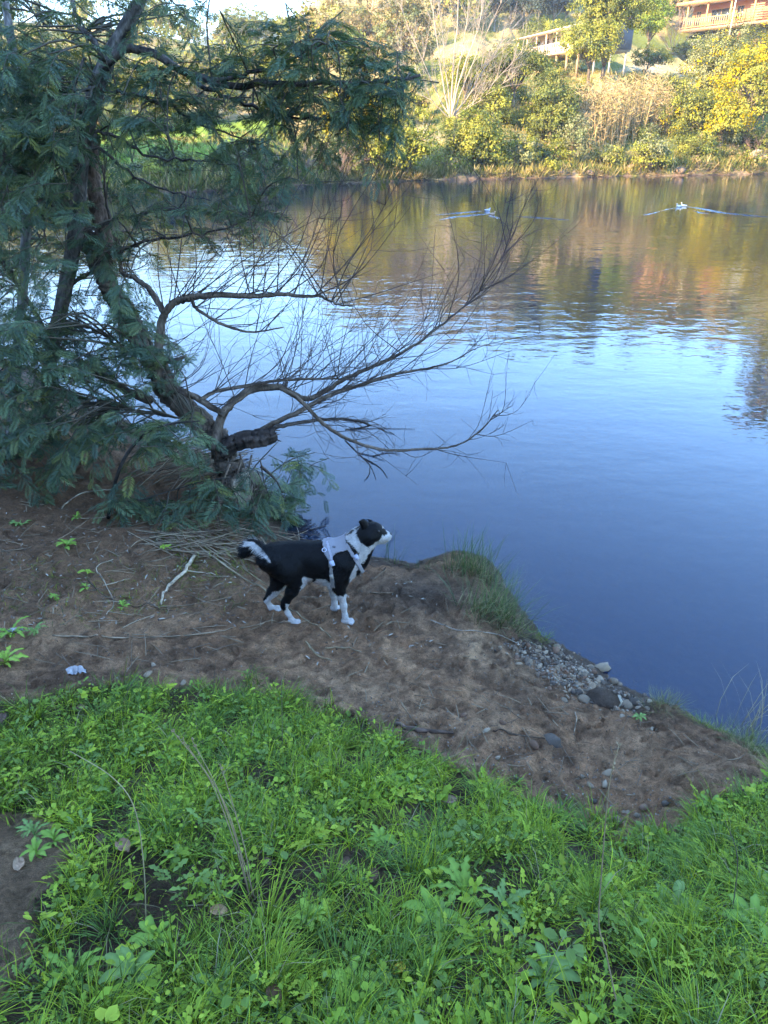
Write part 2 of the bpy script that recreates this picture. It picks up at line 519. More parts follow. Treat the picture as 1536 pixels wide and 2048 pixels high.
# ================================================================== THE RIVER
m, nt, bs, out = nodes_of('river_water')
nt.nodes.remove(bs)
tc = nt.nodes.new('ShaderNodeTexCoord')
def wave(scale, stretch, detail, dist=0.0):
    mp = nt.nodes.new('ShaderNodeMapping'); mp.inputs['Scale'].default_value = stretch
    mp.inputs['Rotation'].default_value = (0, 0, R(random.uniform(-12, 12)))
    nt.links.new(tc.outputs['Object'], mp.inputs[0])
    n = nt.nodes.new('ShaderNodeTexNoise'); n.inputs['Scale'].default_value = scale; n.inputs['Detail'].default_value = detail
    n.inputs['Distortion'].default_value = dist
    nt.links.new(mp.outputs[0], n.inputs['Vector'])
    return n.outputs['Fac']
def math2(op, a, b):
    q = nt.nodes.new('ShaderNodeMath'); q.operation = op
    for i, v in enumerate((a, b)):
        if isinstance(v, (int, float)): q.inputs[i].default_value = v
        else: nt.links.new(v, q.inputs[i])
    return q.outputs[0]
w1 = wave(1.5, (0.55, 1.0, 1), 2, 0.3)
w2 = wave(4.2, (0.6, 1.0, 1), 2, 0.2)
w3 = wave(11.0, (0.7, 1.0, 1), 1)
patch = ramp(nt, wave(0.09, (0.6, 1.3, 1), 2), [(0.36, 0.35), (0.62, 1.0)]).outputs[0]     # breeze patches
sep = nt.nodes.new('ShaderNodeSeparateXYZ'); nt.links.new(tc.outputs['Object'], sep.inputs[0])
mr = nt.nodes.new('ShaderNodeMapRange'); mr.inputs[1].default_value = 4.0; mr.inputs[2].default_value = 15.0; mr.inputs[3].default_value = 0.22; mr.inputs[4].default_value = 1.0
nt.links.new(sep.outputs[1], mr.inputs[0])                                                  # calm in the lee of the bank
h = math2('ADD', math2('ADD', math2('MULTIPLY', w1, 1.0), math2('MULTIPLY', w2, 0.42)), math2('MULTIPLY', w3, 0.16))
h = math2('MULTIPLY', h, math2('MULTIPLY', patch, mr.outputs[0]))
bp = nt.nodes.new('ShaderNodeBump'); bp.inputs['Strength'].default_value = 1.0; bp.inputs['Distance'].default_value = 0.015
nt.links.new(h, bp.inputs['Height'])
fr = nt.nodes.new('ShaderNodeFresnel'); fr.inputs['IOR'].default_value = 1.44
nt.links.new(bp.outputs[0], fr.inputs['Normal'])
gl = nt.nodes.new('ShaderNodeBsdfGlossy'); gl.inputs['Roughness'].default_value = 0.03; gl.inputs['Color'].default_value = (1, 1, 1, 1)
nt.links.new(bp.outputs[0], gl.inputs['Normal'])
tr = nt.nodes.new('ShaderNodeBsdfTransparent'); tr.inputs['Color'].default_value = (0.46, 0.43, 0.34, 1)
df = nt.nodes.new('ShaderNodeBsdfDiffuse'); df.inputs['Color'].default_value = (0.002, 0.024, 0.088, 1)
m1 = nt.nodes.new('ShaderNodeMixShader'); m1.inputs[0].default_value = 0.32
nt.links.new(tr.outputs[0], m1.inputs[1]); nt.links.new(df.outputs[0], m1.inputs[2])
m2 = nt.nodes.new('ShaderNodeMixShader')
nt.links.new(fr.outputs[0], m2.inputs[0]); nt.links.new(m1.outputs[0], m2.inputs[1]); nt.links.new(gl.outputs[0], m2.inputs[2])
nt.links.new(m2.outputs[0], out.inputs['Surface'])
M_WATER = m
acc = Acc()
acc.add([[-420, -420, 0], [420, -420, 0], [420, 300, 0], [-420, 300, 0]], None, [[0, 1, 2, 3]], (0.02, 0.03, 0.03))
river = tag(acc.build('river', M_WATER), 'still blue river water with ripples towards the far bank', None, None, 'structure')
acc = Acc()
bx_, by_ = np.meshgrid(np.linspace(-420, 420, 60), np.linspace(-420, 300, 60))
k = np.arange(59)[:, None] * 60 + np.arange(59)[None]
acc.add(np.stack([bx_, by_, -3.6 + 0.2 * fbm(bx_ * .1, by_ * .1)], -1).reshape(-1, 3), None, np.stack([k, k + 1, k + 61, k + 60], -1).reshape(-1, 4), (0.03, 0.028, 0.02))
tag(acc.build('river_bed', M_HILL), None, None, None, 'structure')
# ================================================================== THE FAR BANK
_sh = np.array([on_z(px, py, 0)[:2] for px, py in [(2300, 330), (1900, 338), (1536, 347), (1300, 352), (1100, 355), (1000, 358), (900, 360), (800, 362), (700, 366), (600, 370), (500, 377), (400, 383), (200, 391), (-200, 400), (-700, 408)]])
_sh = _sh[np.argsort(_sh[:, 0])]
_shx = np.concatenate([[-420, -160], _sh[:, 0], [200, 420]]); _shy = np.concatenate([[-60, 5], _sh[:, 1], [60, 60]])

def shore_y(x):
    return np.interp(x, _shx, _shy) + 0.5 * vnoise(np.asarray(x) * .35, np.asarray(x) * 0, None, 5) + 0.25 * vnoise(np.asarray(x) * 1.3, np.asarray(x) * 0, None, 6)

_ru = [-2, -.6, -.477, -.3, -.2, -.15, -.129, -.10, -.05, .05, .12, .2, .3, .5, .8, 2]
_rz = [25, 24, 25, 24, 21, 17, 15, 26, 38, 47, 48, 52, 56, 60, 60, 50]

def far_z(x, y):
    x, y = np.asarray(x, float), np.asarray(y, float)
    d = (y - shore_y(x)) * 0.94
    u = x / np.maximum(y, 20)
    g = np.interp(u, [-.3, -.12, .02, .1], [.18, .26, .75, 1.0])
    lip = 0.45 + 0.35 * vnoise(x * .5, y * .2, None, 8) + .2 * vnoise(x * 1.9, y * .2, None, 9)
    z = lip * sstep(-.1, .7, d) + 0.06 * np.clip(d, 0, 3) + g * (0.36 * np.clip(d - 2.2, 0, 17) + 0.16 * np.clip(d - 19.2, 0, 30))
    far = np.interp(u, _ru, _rz)
    t = sstep(34, 165, d)
    z = z * (1 - t) + np.maximum(far, z) * t
    z = z + 0.35 * fbm(x * .25, y * .25, None, 3, 14) * sstep(1, 8, d) + 1.8 * fbm(x * .035, y * .035, None, 3, 15) * sstep(25, 80, d)
    return np.where(d < 0, np.maximum(-3.2, 0.45 * d), z)

fx = np.concatenate([np.arange(-420, -60, 6), np.arange(-60, -26, 1.2), np.arange(-26, 50, 0.42), np.arange(50, 420, 6)])
fy = np.concatenate([np.arange(24, 40, 1.0), np.arange(40, 72, 0.42), np.arange(72, 110, 1.0), np.arange(110, 420, 5)])
FX, FY = np.meshgrid(fx, fy)
FZ = far_z(FX, FY)
FZ = FZ + 0.10 * fbm(FX * 1.7, FY * 1.7, None, 3, 19) * (FZ > .1)
fd = FY - shore_y(FX)
acc = Acc()
k = np.arange(len(fy) - 1)[:, None] * len(fx) + np.arange(len(fx) - 1)[None]
Q = np.stack([k, k + 1, k + 1 + len(fx), k + len(fx)], -1).reshape(-1, 4)
a1 = fbm(FX * .22, FY * .22, None, 4, 51); a2 = fbm(FX * 1.1, FY * 1.1, None, 3, 52)
green = np.array([.105, .125, .030]); straw = np.array([.40, .29, .13]); mudc = np.array([.17, .11, .07]); path = np.array([.46, .34, .20])
t = sstep(-.35, .55, a1 + .35 * a2)[..., None]
C = green * (1 - t) + straw * t
FPX_, FPY_ = project(np.stack([FX, FY, FZ], -1))
lawn = (in_poly(FPX_, FPY_, [(150, 240), (560, 240), (620, 310), (150, 330)]) * 1.0)[..., None]
C = C * (1 - lawn) + np.array([.15, .22, .03]) * lawn
tr_ = (in_poly(FPX_, FPY_, [(1180, 160), (1300, 120), (1420, 130), (1400, 180), (1200, 215)]) * .7)[..., None]
C = C * (1 - tr_) + path * tr_
mb = sstep(1.5, .4, fd + 1.1 * a2)[..., None]
C = C * (1 - mb) + mudc * (1 + .4 * a2[..., None]) * mb
C = np.clip(C * (1 + .2 * a2[..., None]), .015, .6)
acc.add(np.stack([FX, FY, FZ], -1).reshape(-1, 3), None, Q, C.reshape(-1, 3))
M_FARGROUND = mat_surface('bank_turf', 0.95, 3.5, (0.6, 1.35), 0.8, 0.10)
tag(acc.build('far_hillside', M_FARGROUND, None, True), None, None, None, 'structure')

# distant range
acc = Acc()
rx_ = np.linspace(-1500, 1500, 160)
rows = []
for yy, hh in ((430, -10), (640, .55), (900, 1.0), (1200, .6)):
    top = 98 + 26 * fbm(rx_ * .004, rx_ * 0 + 3, None, 4, 61) + 10 * fbm(rx_ * .02, rx_ * 0 + yy * .01, None, 3, 62)
    rows.append(np.stack([rx_, np.full_like(rx_, yy), top * hh if hh > 0 else np.full_like(rx_, hh)], -1))
k = np.arange(3)[:, None] * 160 + np.arange(159)[None]
acc.add(np.concatenate(rows), None, np.stack([k, k + 1, k + 161, k + 160], -1).reshape(-1, 4), (.05, .07, .045))
tag(acc.build('distant_hills', M_HILL, None, True), None, None, None, 'structure')

def on_far(px, py, far=300):
    """where the ray of a photo pixel meets the far hillside"""
    d = ray(px, py)
    ys = np.arange(34, far, 0.25)
    P = CAMP + d[None] * (ys / d[1])[:, None]
    hit = np.nonzero(P[:, 2] <= far_z(P[:, 0], P[:, 1]))[0]
    p = P[hit[0]] if len(hit) else P[-1]
    return np.array([p[0], p[1], float(far_z(p[0], p[1]))])

LEAF_V = np.array([[0, 0, 0], [.5, .32, .06], [1, 0, 0], [.5, -.32, .06]]); LEAF_T = [[0, 1, 2], [0, 2, 3]]

def foliage(acc, lobes, nclump, per, clump_r, leaf, pal, g, flat=.7, fill=.25, tips=None, up=.5):
    """leaf clumps spread through the outer volume of several lobes, with gaps between them"""
    L = np.array(lobes, float)
    wgt = (L[:, 3] * L[:, 4] + L[:, 4] * L[:, 5] + L[:, 3] * L[:, 5]); wgt /= wgt.sum()
    li = g.choice(len(L), nclump, p=wgt)
    dr = rand_dirs(nclump, g)
    dr[:, 2] = np.where(dr[:, 2] < -.5, -dr[:, 2], dr[:, 2])
    rad = np.where(g.random(nclump) < fill, g.uniform(.3, .8, nclump), g.uniform(.78, 1.12, nclump))
    rad *= 1 + .22 * fbm(dr[:, 0] * 2.2 + li, dr[:, 1] * 2.2, dr[:, 2] * 2.2, 2, 5)
    cc = L[li, :3] + dr * L[li, 3:6] * rad[:, None]
    pal = np.asarray(pal, float)
    pc = pal[g.integers(0, len(pal), nclump)] * g.uniform(.7, 1.3, (nclump, 1))
    if tips is not None:                                   # blossom on some of the outer clumps
        sel = (g.random(nclump) < tips[1]) & (dr[:, 2] > -.35) & (rad > .75)
        pc[sel] = np.asarray(tips[0]) * g.uniform(.75, 1.2, (sel.sum(), 1))
    N = nclump * per
    ci = np.repeat(np.arange(nclump), per)
    off = g.normal(size=(N, 3)) * np.array([1, 1, flat]) * clump_r * .55
    P = cc[ci] + off
    nrm = norm(off * .6 / clump_r + dr[ci] * .8 + np.array([0, 0, up]) + g.normal(size=(N, 3)) * .5)
    D = norm(np.cross(nrm, rand_dirs(N, g)))
    sz = leaf * g.uniform(.6, 1.35, N)
    C = pc[ci] * g.uniform(.75, 1.25, (N, 1))
    scatter(acc, LEAF_V - np.array([.5, 0, 0]), LEAF_T, frames(D, nrm), P, sz, C)

def wood(acc, g, base, lobes, r, col, forks=1, lean=0.0, sides=7, start=.35):
    """a tapered trunk that forks into limbs, one to each lobe"""
    L = np.array(lobes, float)
    top = L[:, :3].mean(0)
    hgt = top[2]
    fork = np.array([top[0] * .35 + lean, top[1] * .3, hgt * start])
    tube(acc, catmull([[0, 0, -.3], fork * [.5, .5, .5] + g.normal(size=3) * [.05, .05, 0], fork], 7), [r * 1.35, r, r * .85], sides, col, .15, 3)
    for l in L:
        e = l[:3] + np.array([0, 0, l[5] * .35])
        mid = fork * .5 + e * .5 + g.normal(size=3) * .12 * hgt * .3
        tube(acc, catmull([fork, mid, e], 7), [r * .6, r * .38, r * .08], 5, col)
        for _ in range(3):
            d = rand_dirs(1, g)[0] * l[3:6] * .85
            s0 = mid * g.uniform(.2, .6) + e * .4
            tube(acc, catmull([s0, s0 * .45 + (l[:3] + d) * .55 + [0, 0, .1], l[:3] + d], 5), [r * .25, r * .05], 4, col)

OLIVE = [(.17, .18, .04), (.14, .16, .04), (.20, .20, .05), (.115, .135, .04)]
LIME = [(.30, .29, .05), (.25, .26, .05), (.34, .31, .06), (.20, .21, .04)]
GREY = [(.19, .20, .09), (.22, .22, .11), (.15, .17, .075), (.26, .25, .13)]
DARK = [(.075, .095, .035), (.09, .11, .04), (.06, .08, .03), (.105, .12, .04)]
TAN = [(.26, .19, .09), (.22, .17, .075), (.17, .15, .06), (.30, .21, .11)]
SHADE_BLUE = [(.05, .07, .06), (.06, .08, .065), (.04, .058, .05), (.075, .09, .07)]  # bluish shade of the far wood, put into the leaf colour
YEL = (.50, .36, .015)
FAR_TREES = []

def spot(px, row, top, xl, xr, y=None):
    b = on_far(px, row)
    if y:
        b = on_y(px, row, y); b[2] = float(far_z(b[0], y))
    zt = on_y(px, top, b[1])[2]
    w = on_y(xr, row, b[1])[0] - on_y(xl, row, b[1])[0]
    cx = (on_y(xl, row, b[1])[0] + on_y(xr, row, b[1])[0]) / 2 - b[0]
    return b, zt - b[2], w, cx

def far_tree(name, label, cat, px, row, top, xl, xr, pal, shape='round', leaf=.24, tips=None, group=None, dens=1.0, bark=(.16, .12, .09), seed=0, y=None):
    g = np.random.default_rng(int(px * 7 + row * 3 + seed) % 100000)
    b, h, w, cx = spot(px, row, top, xl, xr, y)
    rx = w / 2 * 1.22
    h = h * 1.12
    if shape == 'bush':
        lobes = [(cx + g.uniform(-.45, .45) * rx, g.uniform(-.4, .4) * rx, h * g.uniform(.25, .55), rx * g.uniform(.4, .62), rx * g.uniform(.4, .6), h * g.uniform(.25, .36)) for _ in range(6)]
        lobes += [(cx, 0, h * .38, rx * .8, rx * .7, h * .40), (cx + g.uniform(-.3, .3) * rx, 0, h * .68, rx * .45, rx * .45, h * .30)]
        st = .12
    elif shape == 'dome':
        lobes = [(cx + math.cos(a) * rx * .5, math.sin(a) * rx * .5, h * g.uniform(.56, .68), rx * .5, rx * .5, h * .2) for a in np.arange(6) * 1.05] + [(cx, 0, h * .76, rx * .62, rx * .6, h * .24)]
        st = .35
    elif shape == 'oval':
        lobes = [(cx + g.uniform(-.5, .5) * rx, g.uniform(-.4, .4) * rx, h * g.uniform(.36, .85), rx * .5, rx * .5, h * .17) for _ in range(10)] + [(cx, 0, h * .6, rx * .8, rx * .7, h * .36)]
        st = .25
    elif shape == 'tall':
        lobes = [(cx + g.uniform(-.3, .3) * rx * (1.25 - f), g.uniform(-.3, .3) * rx, h * f, rx * (1.05 - .62 * f) * g.uniform(.75, 1), rx * (1.0 - .6 * f), h * .15) for f in np.linspace(.26, .90, 10)]
        st = .3
    else:
        lobes = [(cx + g.uniform(-.5, .5) * rx, g.uniform(-.45, .45) * rx, h * g.uniform(.45, .8), rx * g.uniform(.38, .55), rx * g.uniform(.38, .55), h * g.uniform(.16, .24)) for _ in range(7)] + [(cx, 0, h * .66, rx * .62, rx * .6, h * .32)]
        st = .4
    t = thing(name, label, cat, b, group)
    aw = Acc(); wood(aw, g, b, lobes, max(.05, min(.24, h * .028)), bark, start=st)
    aw.build('trunk', M_TWIG, t, True)
    ac = Acc()
    area = w * h
    foliage(ac, lobes, int(np.clip(area * 9 * dens, 80, 460 if dens < 2 else 760)), 36, .42 if h > 3 else .3, leaf * .74, pal, g, tips=tips)
    ac.build('crown', M_FARLEAF, t)
    FAR_TREES.append(t)
    return t

T = far_tree
T('cypress_tree', 'tallest dense green tree with a straight trunk, right beside the grey cabin wall', 'tree', 1206, 143, -66, 1130, 1284, LIME[:2] + OLIVE[:3], 'oval', .28, dens=2.4, y=84)
T('round_tree', 'light green tree with a forked trunk standing before the white cabin', 'tree', 1176, 166, 58, 1118, 1224, LIME + GREY[:1], 'round', .24, dens=1.5, y=80)
T('umbrella_pine', 'dome-crowned dark green pine just below the white cabin', 'tree', 1026, 214, 98, 962, 1090, OLIVE + LIME[:1], 'dome', .24, dens=1.6)
T('bank_bush', 'large round bush with bright left side beneath the bare tree', 'bush', 946, 336, 222, 878, 1012, LIME + OLIVE, 'bush', .24, dens=1.5)
T('bank_bush', 'yellow-green bush at the waterside directly left of the bare tree', 'bush', 816, 352, 236, 764, 872, LIME, 'bush', .24, dens=1.2)
T('bank_bush', 'small pale green bush on the grassy spit of the far bank', 'bush', 1040, 340, 268, 998, 1084, LIME + GREY, 'bush', .2, dens=1.3)
T('bank_bush', 'tall dark green bush between the dome pine and the dry canes', 'bush', 1098, 292, 152, 1046, 1156, OLIVE + DARK[1:2], 'bush', .24, dens=1.3)
T('bank_bush', 'thin grey-green bush with bare twigs left of the canes', 'bush', 1146, 326, 238, 1108, 1188, GREY, 'bush', .2, dens=.8)
T('bank_bush', 'pale rounded shrub on the bank below the dry canes', 'bush', 1297, 346, 254, 1260, 1338, GREY + LIME[:2], 'bush', .2, dens=1.3)
T('wattle_tree', 'flowering yellow wattle at the right edge, largest in bloom', 'tree', 1490, 290, 62, 1410, 1580, LIME, 'bush', .22, (YEL, .5), dens=1.5)
T('wattle_tree', 'green wattle with little blossom just right of the canes', 'tree', 1366, 288, 170, 1318, 1420, OLIVE + LIME[:1], 'bush', .22, (YEL, .07), dens=1.4)
T('wattle_tree', 'pale grey-green wattle rising below the orange house', 'tree', 1420, 246, 52, 1362, 1476, GREY + LIME[:1], 'bush', .22, (YEL, .12), dens=1.3)
T('wattle_tree', 'yellow blossoming wattle low over the water at right', 'tree', 1440, 292, 190, 1392, 1500, LIME + OLIVE[:1], 'bush', .2, (YEL, .42), dens=1.4)
T('wattle_tree', 'tall yellow wattle cut by the right edge of the photo', 'tree', 1580, 285, 36, 1508, 1670, LIME, 'bush', .22, (YEL, .38), dens=1.3)
T('wattle_tree', 'golden wattle glowing behind the dark overhanging branch', 'tree', 720, 330, 165, 655, 790, LIME, 'bush', .24, (YEL, .30), dens=1.3)
T('lime_shrub', 'vivid lime green tree right of the grey cabin wall', 'tree', 1292, 112, 8, 1258, 1330, [(.20, .26, .03), (.17, .23, .03), (.23, .27, .04)], 'round', .26, dens=1.3)
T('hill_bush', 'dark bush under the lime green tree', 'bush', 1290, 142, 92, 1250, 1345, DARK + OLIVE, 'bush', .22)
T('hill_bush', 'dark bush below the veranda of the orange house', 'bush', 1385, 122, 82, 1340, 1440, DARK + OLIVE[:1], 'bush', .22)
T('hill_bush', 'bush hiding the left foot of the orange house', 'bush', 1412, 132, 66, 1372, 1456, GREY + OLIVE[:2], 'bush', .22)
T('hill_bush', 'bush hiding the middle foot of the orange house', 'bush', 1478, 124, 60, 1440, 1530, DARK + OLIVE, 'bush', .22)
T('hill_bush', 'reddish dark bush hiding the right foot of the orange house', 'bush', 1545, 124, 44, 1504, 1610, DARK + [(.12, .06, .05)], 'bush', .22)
T('hill_bush', 'green bush behind the left end of the white cabin', 'bush', 1085, 92, 36, 1040, 1150, OLIVE + LIME[:1], 'bush', .24)
T('hill_bush', 'olive bush left of the dome pine', 'bush', 985, 250, 170, 950, 1025, OLIVE + LIME[:1], 'bush', .24)
T('hill_bush', 'yellow-green bush seen through the bare tree', 'bush', 930, 215, 120, 870, 985, LIME, 'round', .24)
T('hill_bush', 'low green bush on the open grassy slope', 'bush', 1262, 178, 146, 1236, 1292, OLIVE, 'bush', .2)
T('hill_bush', 'grey-green tree at the upper edge of the canes', 'bush', 1326, 205, 140, 1300, 1372, GREY + OLIVE[:1], 'bush', .22)
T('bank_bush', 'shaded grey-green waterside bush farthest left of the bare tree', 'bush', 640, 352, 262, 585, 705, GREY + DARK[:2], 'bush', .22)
T('bank_bush', 'low lit bush between two waterside bushes', 'bush', 765, 348, 280, 728, 806, LIME + GREY[:1], 'bush', .2)
T('bank_bush', 'low dark green bush at the foot of the yellow wattles', 'bush', 1520, 318, 262, 1462, 1590, DARK + OLIVE, 'bush', .22)
T('bank_bush', 'low shrub at the waterside under the green wattle', 'bush', 1392, 322, 268, 1346, 1440, OLIVE + LIME[:1], 'bush', .2)
T('bank_bush', 'sunlit clump of low scrub at the foot of the canes', 'bush', 1215, 334, 290, 1180, 1252, LIME + GREY, 'bush', .18)
T('umbrella_pine', 'flat-topped pine on the skyline of the left valley', 'tree', 488, 122, 24, 430, 560, OLIVE + LIME[:1], 'dome', .4, dens=1.2)
for px, row, top, xl, xr, lab in ((1660, 300, -330, 1560, 1780, 'very tall tree beyond the right edge, mirrored in the river'), (1780, 300, -420, 1680, 1920, 'tallest tree beyond the right edge, farthest right'), (1360, 60, -110, 1300, 1420, 'tall dark tree behind the left end of the orange house'), (1450, 30, -150, 1390, 1520, 'tall dark tree behind the middle of the orange house')):
    T('tall_tree', lab, 'tree', px, row, top, xl, xr, LIME + TAN[:1], 'tall', .5, dens=1.1)
# trees of the left valley, seen through the near foliage
for i, (px, row, top, xl, xr, pal, lab) in enumerate([
        (640, 190, 12, 590, 720, TAN + LIME[:1], 'tan sunlit tree left of the golden hillside trees'), (720, 150, -30, 660, 800, TAN, 'broad golden tan tree on the hillside left of the bare tree'),
        (800, 170, -20, 750, 870, TAN + GREY, 'tan and grey tree close behind the bare tree, left'), (560, 240, 130, 500, 620, LIME + TAN[:1], 'yellow-green tree above the far lawn'),
        (420, 250, 110, 360, 490, TAN + LIME, 'sunlit tree behind the slender trunk, right of it'), (300, 262, 120, 240, 360, LIME + TAN[:2], 'bright tree beyond the lawn between the two trunks'),
        (200, 250, 90, 130, 270, OLIVE + TAN[:1], 'olive tree beyond the lawn behind the slender trunk'), (90, 260, 70, 10, 170, OLIVE, 'olive tree at the far left beyond the near foliage'),
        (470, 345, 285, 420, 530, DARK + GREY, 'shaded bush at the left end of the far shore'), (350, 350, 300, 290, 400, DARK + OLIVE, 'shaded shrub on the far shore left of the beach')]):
    T('valley_tree', lab, 'tree', px, row, top, xl, xr, pal, 'bush', .3, dens=1.2)
# back wood with shade put into its leaf colour, seen between the bare tree and the tall tree, and the trees above the houses
proto = None
spots_ = []
g = np.random.default_rng(5)
for i, (px, row, hpx) in enumerate([(1045, 60, 110), (1075, 66, 120), (1105, 62, 115), (1130, 56, 120), (1060, 30, 110), (1095, 28, 110), (1125, 24, 110), (1020, 48, 100), (990, 60, 100), (955, 66, 110), (915, 70, 115), (870, 72, 120), (1330, 30, 120), (1375, 8, 130), (1420, -4, 130), (1470, -12, 130), (1300, 20, 130), (1250, 30, 140), (1520, -20, 140), (1590, 0, 150)]):
    b = on_far(px, row)
    h = on_y(px, row - hpx, b[1])[2] - b[2]
    kind = 0 if px < 1140 else 1
    spots_.append((b, h, kind))
protos = []
for kind, pal in ((0, SHADE_BLUE), (1, OLIVE + LIME[:1])):
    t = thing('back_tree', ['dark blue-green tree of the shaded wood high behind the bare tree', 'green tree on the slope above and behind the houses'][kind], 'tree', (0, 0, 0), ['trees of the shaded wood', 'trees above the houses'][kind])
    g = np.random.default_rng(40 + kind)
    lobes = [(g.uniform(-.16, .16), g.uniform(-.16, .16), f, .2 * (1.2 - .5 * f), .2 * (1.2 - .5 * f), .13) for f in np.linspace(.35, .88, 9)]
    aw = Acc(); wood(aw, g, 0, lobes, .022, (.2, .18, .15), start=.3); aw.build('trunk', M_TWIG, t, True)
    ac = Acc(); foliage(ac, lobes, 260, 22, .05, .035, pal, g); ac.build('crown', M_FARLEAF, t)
    protos.append([t, False])
for b, h, kind in spots_:
    src, used = protos[kind]
    if not used:
        o = src; protos[kind][1] = True
    else:
        o = src.copy(); COL.objects.link(o)
        for ch in list(src.children):
            c = ch.copy(); COL.objects.link(c); c.parent = o
    o.location = tuple(b); o.rotation_euler = (0, 0, random.uniform(0, 6.28))
    s_ = h * random.uniform(.85, 1.15); o.scale = (s_ * random.uniform(.85, 1.2), s_ * random.uniform(.85, 1.2), s_)
# the wood that covers the upper hillside reads as one mass
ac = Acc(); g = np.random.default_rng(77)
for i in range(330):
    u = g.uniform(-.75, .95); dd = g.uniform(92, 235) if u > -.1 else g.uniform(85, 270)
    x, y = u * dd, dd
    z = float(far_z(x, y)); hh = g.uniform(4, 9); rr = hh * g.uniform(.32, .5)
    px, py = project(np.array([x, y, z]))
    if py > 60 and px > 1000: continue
    pal = (TAN + LIME[:2] if -.1 < u < .08 else OLIVE + TAN[:1] + LIME[:1] if u < .1 else SHADE_BLUE + OLIVE) if g.random() < .8 else OLIVE
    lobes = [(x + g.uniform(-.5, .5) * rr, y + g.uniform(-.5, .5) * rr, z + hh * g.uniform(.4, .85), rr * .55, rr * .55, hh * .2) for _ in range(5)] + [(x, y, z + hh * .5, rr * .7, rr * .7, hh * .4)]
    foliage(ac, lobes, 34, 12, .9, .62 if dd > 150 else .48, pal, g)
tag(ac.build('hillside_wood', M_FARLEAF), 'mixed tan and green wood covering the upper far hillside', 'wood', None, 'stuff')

# low scrub that fills the slope between the bushes
ac = Acc(); g = np.random.default_rng(78)
for i in range(420):
    x = g.uniform(-26, 44); dd = g.random() ** 1.3 * 42 + .8
    y = float(shore_y(x)) + dd
    z = float(far_z(x, y)); px, py = project(np.array([x, y, z]))
    if in_poly(px, py, [(1180, 150), (1400, 110), (1420, 150), (1330, 205), (1180, 215)]) or in_poly(px, py, [(150, 230), (600, 230), (640, 320), (150, 340)]): continue
    if fbm(x * .2, y * .2, None, 2, 90) < -.25 and px > 800: continue
    hh = g.uniform(.5, 1.7) * (1.0 if px > 700 else .7); rr = hh * g.uniform(.6, 1.0)
    pal = [LIME, OLIVE, GREY, LIME + TAN, DARK + OLIVE][g.integers(0, 5)]
    lobes = [(x + g.uniform(-.5, .5) * rr, y + g.uniform(-.5, .5) * rr, z + hh * g.uniform(.2, .6), rr * .55, rr * .55, hh * .35) for _ in range(3)]
    foliage(ac, lobes, int(18 + 14 * hh), 14, .3, .17, pal, g)
tag(ac.build('hillside_scrub', M_FARLEAF), 'low mixed scrub between the bushes of the far bank', 'scrub', None, 'stuff')

# bare pale poplar
def bare_tree(t, px, row, tips_, g, rad, col, part='trunk', twigs=5, spread=1.0):
    base = np.array(t.location)
    a = Acc()
    for (tx, ty, r0) in tips_:
        tip = on_y(tx, ty, base[1] + g.uniform(-1.2, 1.2)) - base
        n = 14
        mid1 = tip * .3 + np.array([g.uniform(-.2, .2) * spread, g.uniform(-.3, .3), -.2 * abs(tip[0]) * .2]); mid2 = tip * .68 + g.normal(size=3) * .18 * spread
        P = catmull([[0, 0, -.2], mid1, mid2, tip], n) + g.normal(size=(n, 3)) * .03
        tube(a, P, [rad * r0, rad * r0 * .7, rad * r0 * .42, rad * .1], 6, col)
        for q in range(twigs + 6):
            s0 = P[int(g.integers(4, n - 1))]
            d = norm(tip / np.linalg.norm(tip) * 1.1 + rand_dirs(1, g)[0] * .75 + [0, 0, .35])
            L = g.uniform(.7, 2.3) * spread
            e = s0 + d * L
            Pq = catmull([s0, s0 + d * L * .5 + rand_dirs(1, g)[0] * .14, e], 6)
            tube(a, Pq, [rad * .26, rad * .06], 4, col, cap=False)
            for _ in range(twigs):
                s1 = Pq[int(g.integers(1, 6))]
                d2 = norm(d + rand_dirs(1, g)[0] * .85 + [0, 0, .2])
                tube(a, catmull([s1, s1 + d2 * L * .22 + rand_dirs(1, g)[0] * .05, s1 + d2 * L * .5], 4), [rad * .10, rad * .035], 3, col, cap=False)
    a.build(part, M_TWIG, t, True)

g = np.random.default_rng(3)
b = on_far(902, 236)
t = thing('bare_tree', 'tall leafless pale grey tree with fanning limbs on the far bank', 'tree', b)
bare_tree(t, 902, 236, [(800, 10, .8), (846, -70, 1.0), (872, -20, .8), (905, -110, 1.1), (940, -60, .9), (968, -40, 1.0), (1010, -10, .8), (1040, 40, .7), (1062, 90, .6), (800, 120, .55), (985, 120, .6), (1030, 150, .45)], g, .085, (.33, .27, .22), twigs=9, spread=1.25)
b = on_far(836, 300)
t = thing('bare_shrub', 'leafless pale shrub spreading in front of the waterside bushes', 'shrub', b)
bare_tree(t, 836, 300, [(790, 268, .5), (812, 250, .5), (850, 262, .5), (878, 276, .5), (866, 290, .4), (796, 290, .4)], g, .05, (.50, .43, .36), spread=.45)
b = on_far(1345, 108)
t = thing('bare_shrub', 'pinkish brown leafless thicket left of the orange house', 'shrub', b)
bare_tree(t, 1345, 108, [(1312, 40, .6), (1325, 12, .6), (1342, 0, .7), (1360, 10, .6), (1376, 30, .6), (1384, 64, .5), (1318, 70, .5), (1356, 50, .5)], g, .07, (.42, .24, .16), twigs=7, spread=.8)
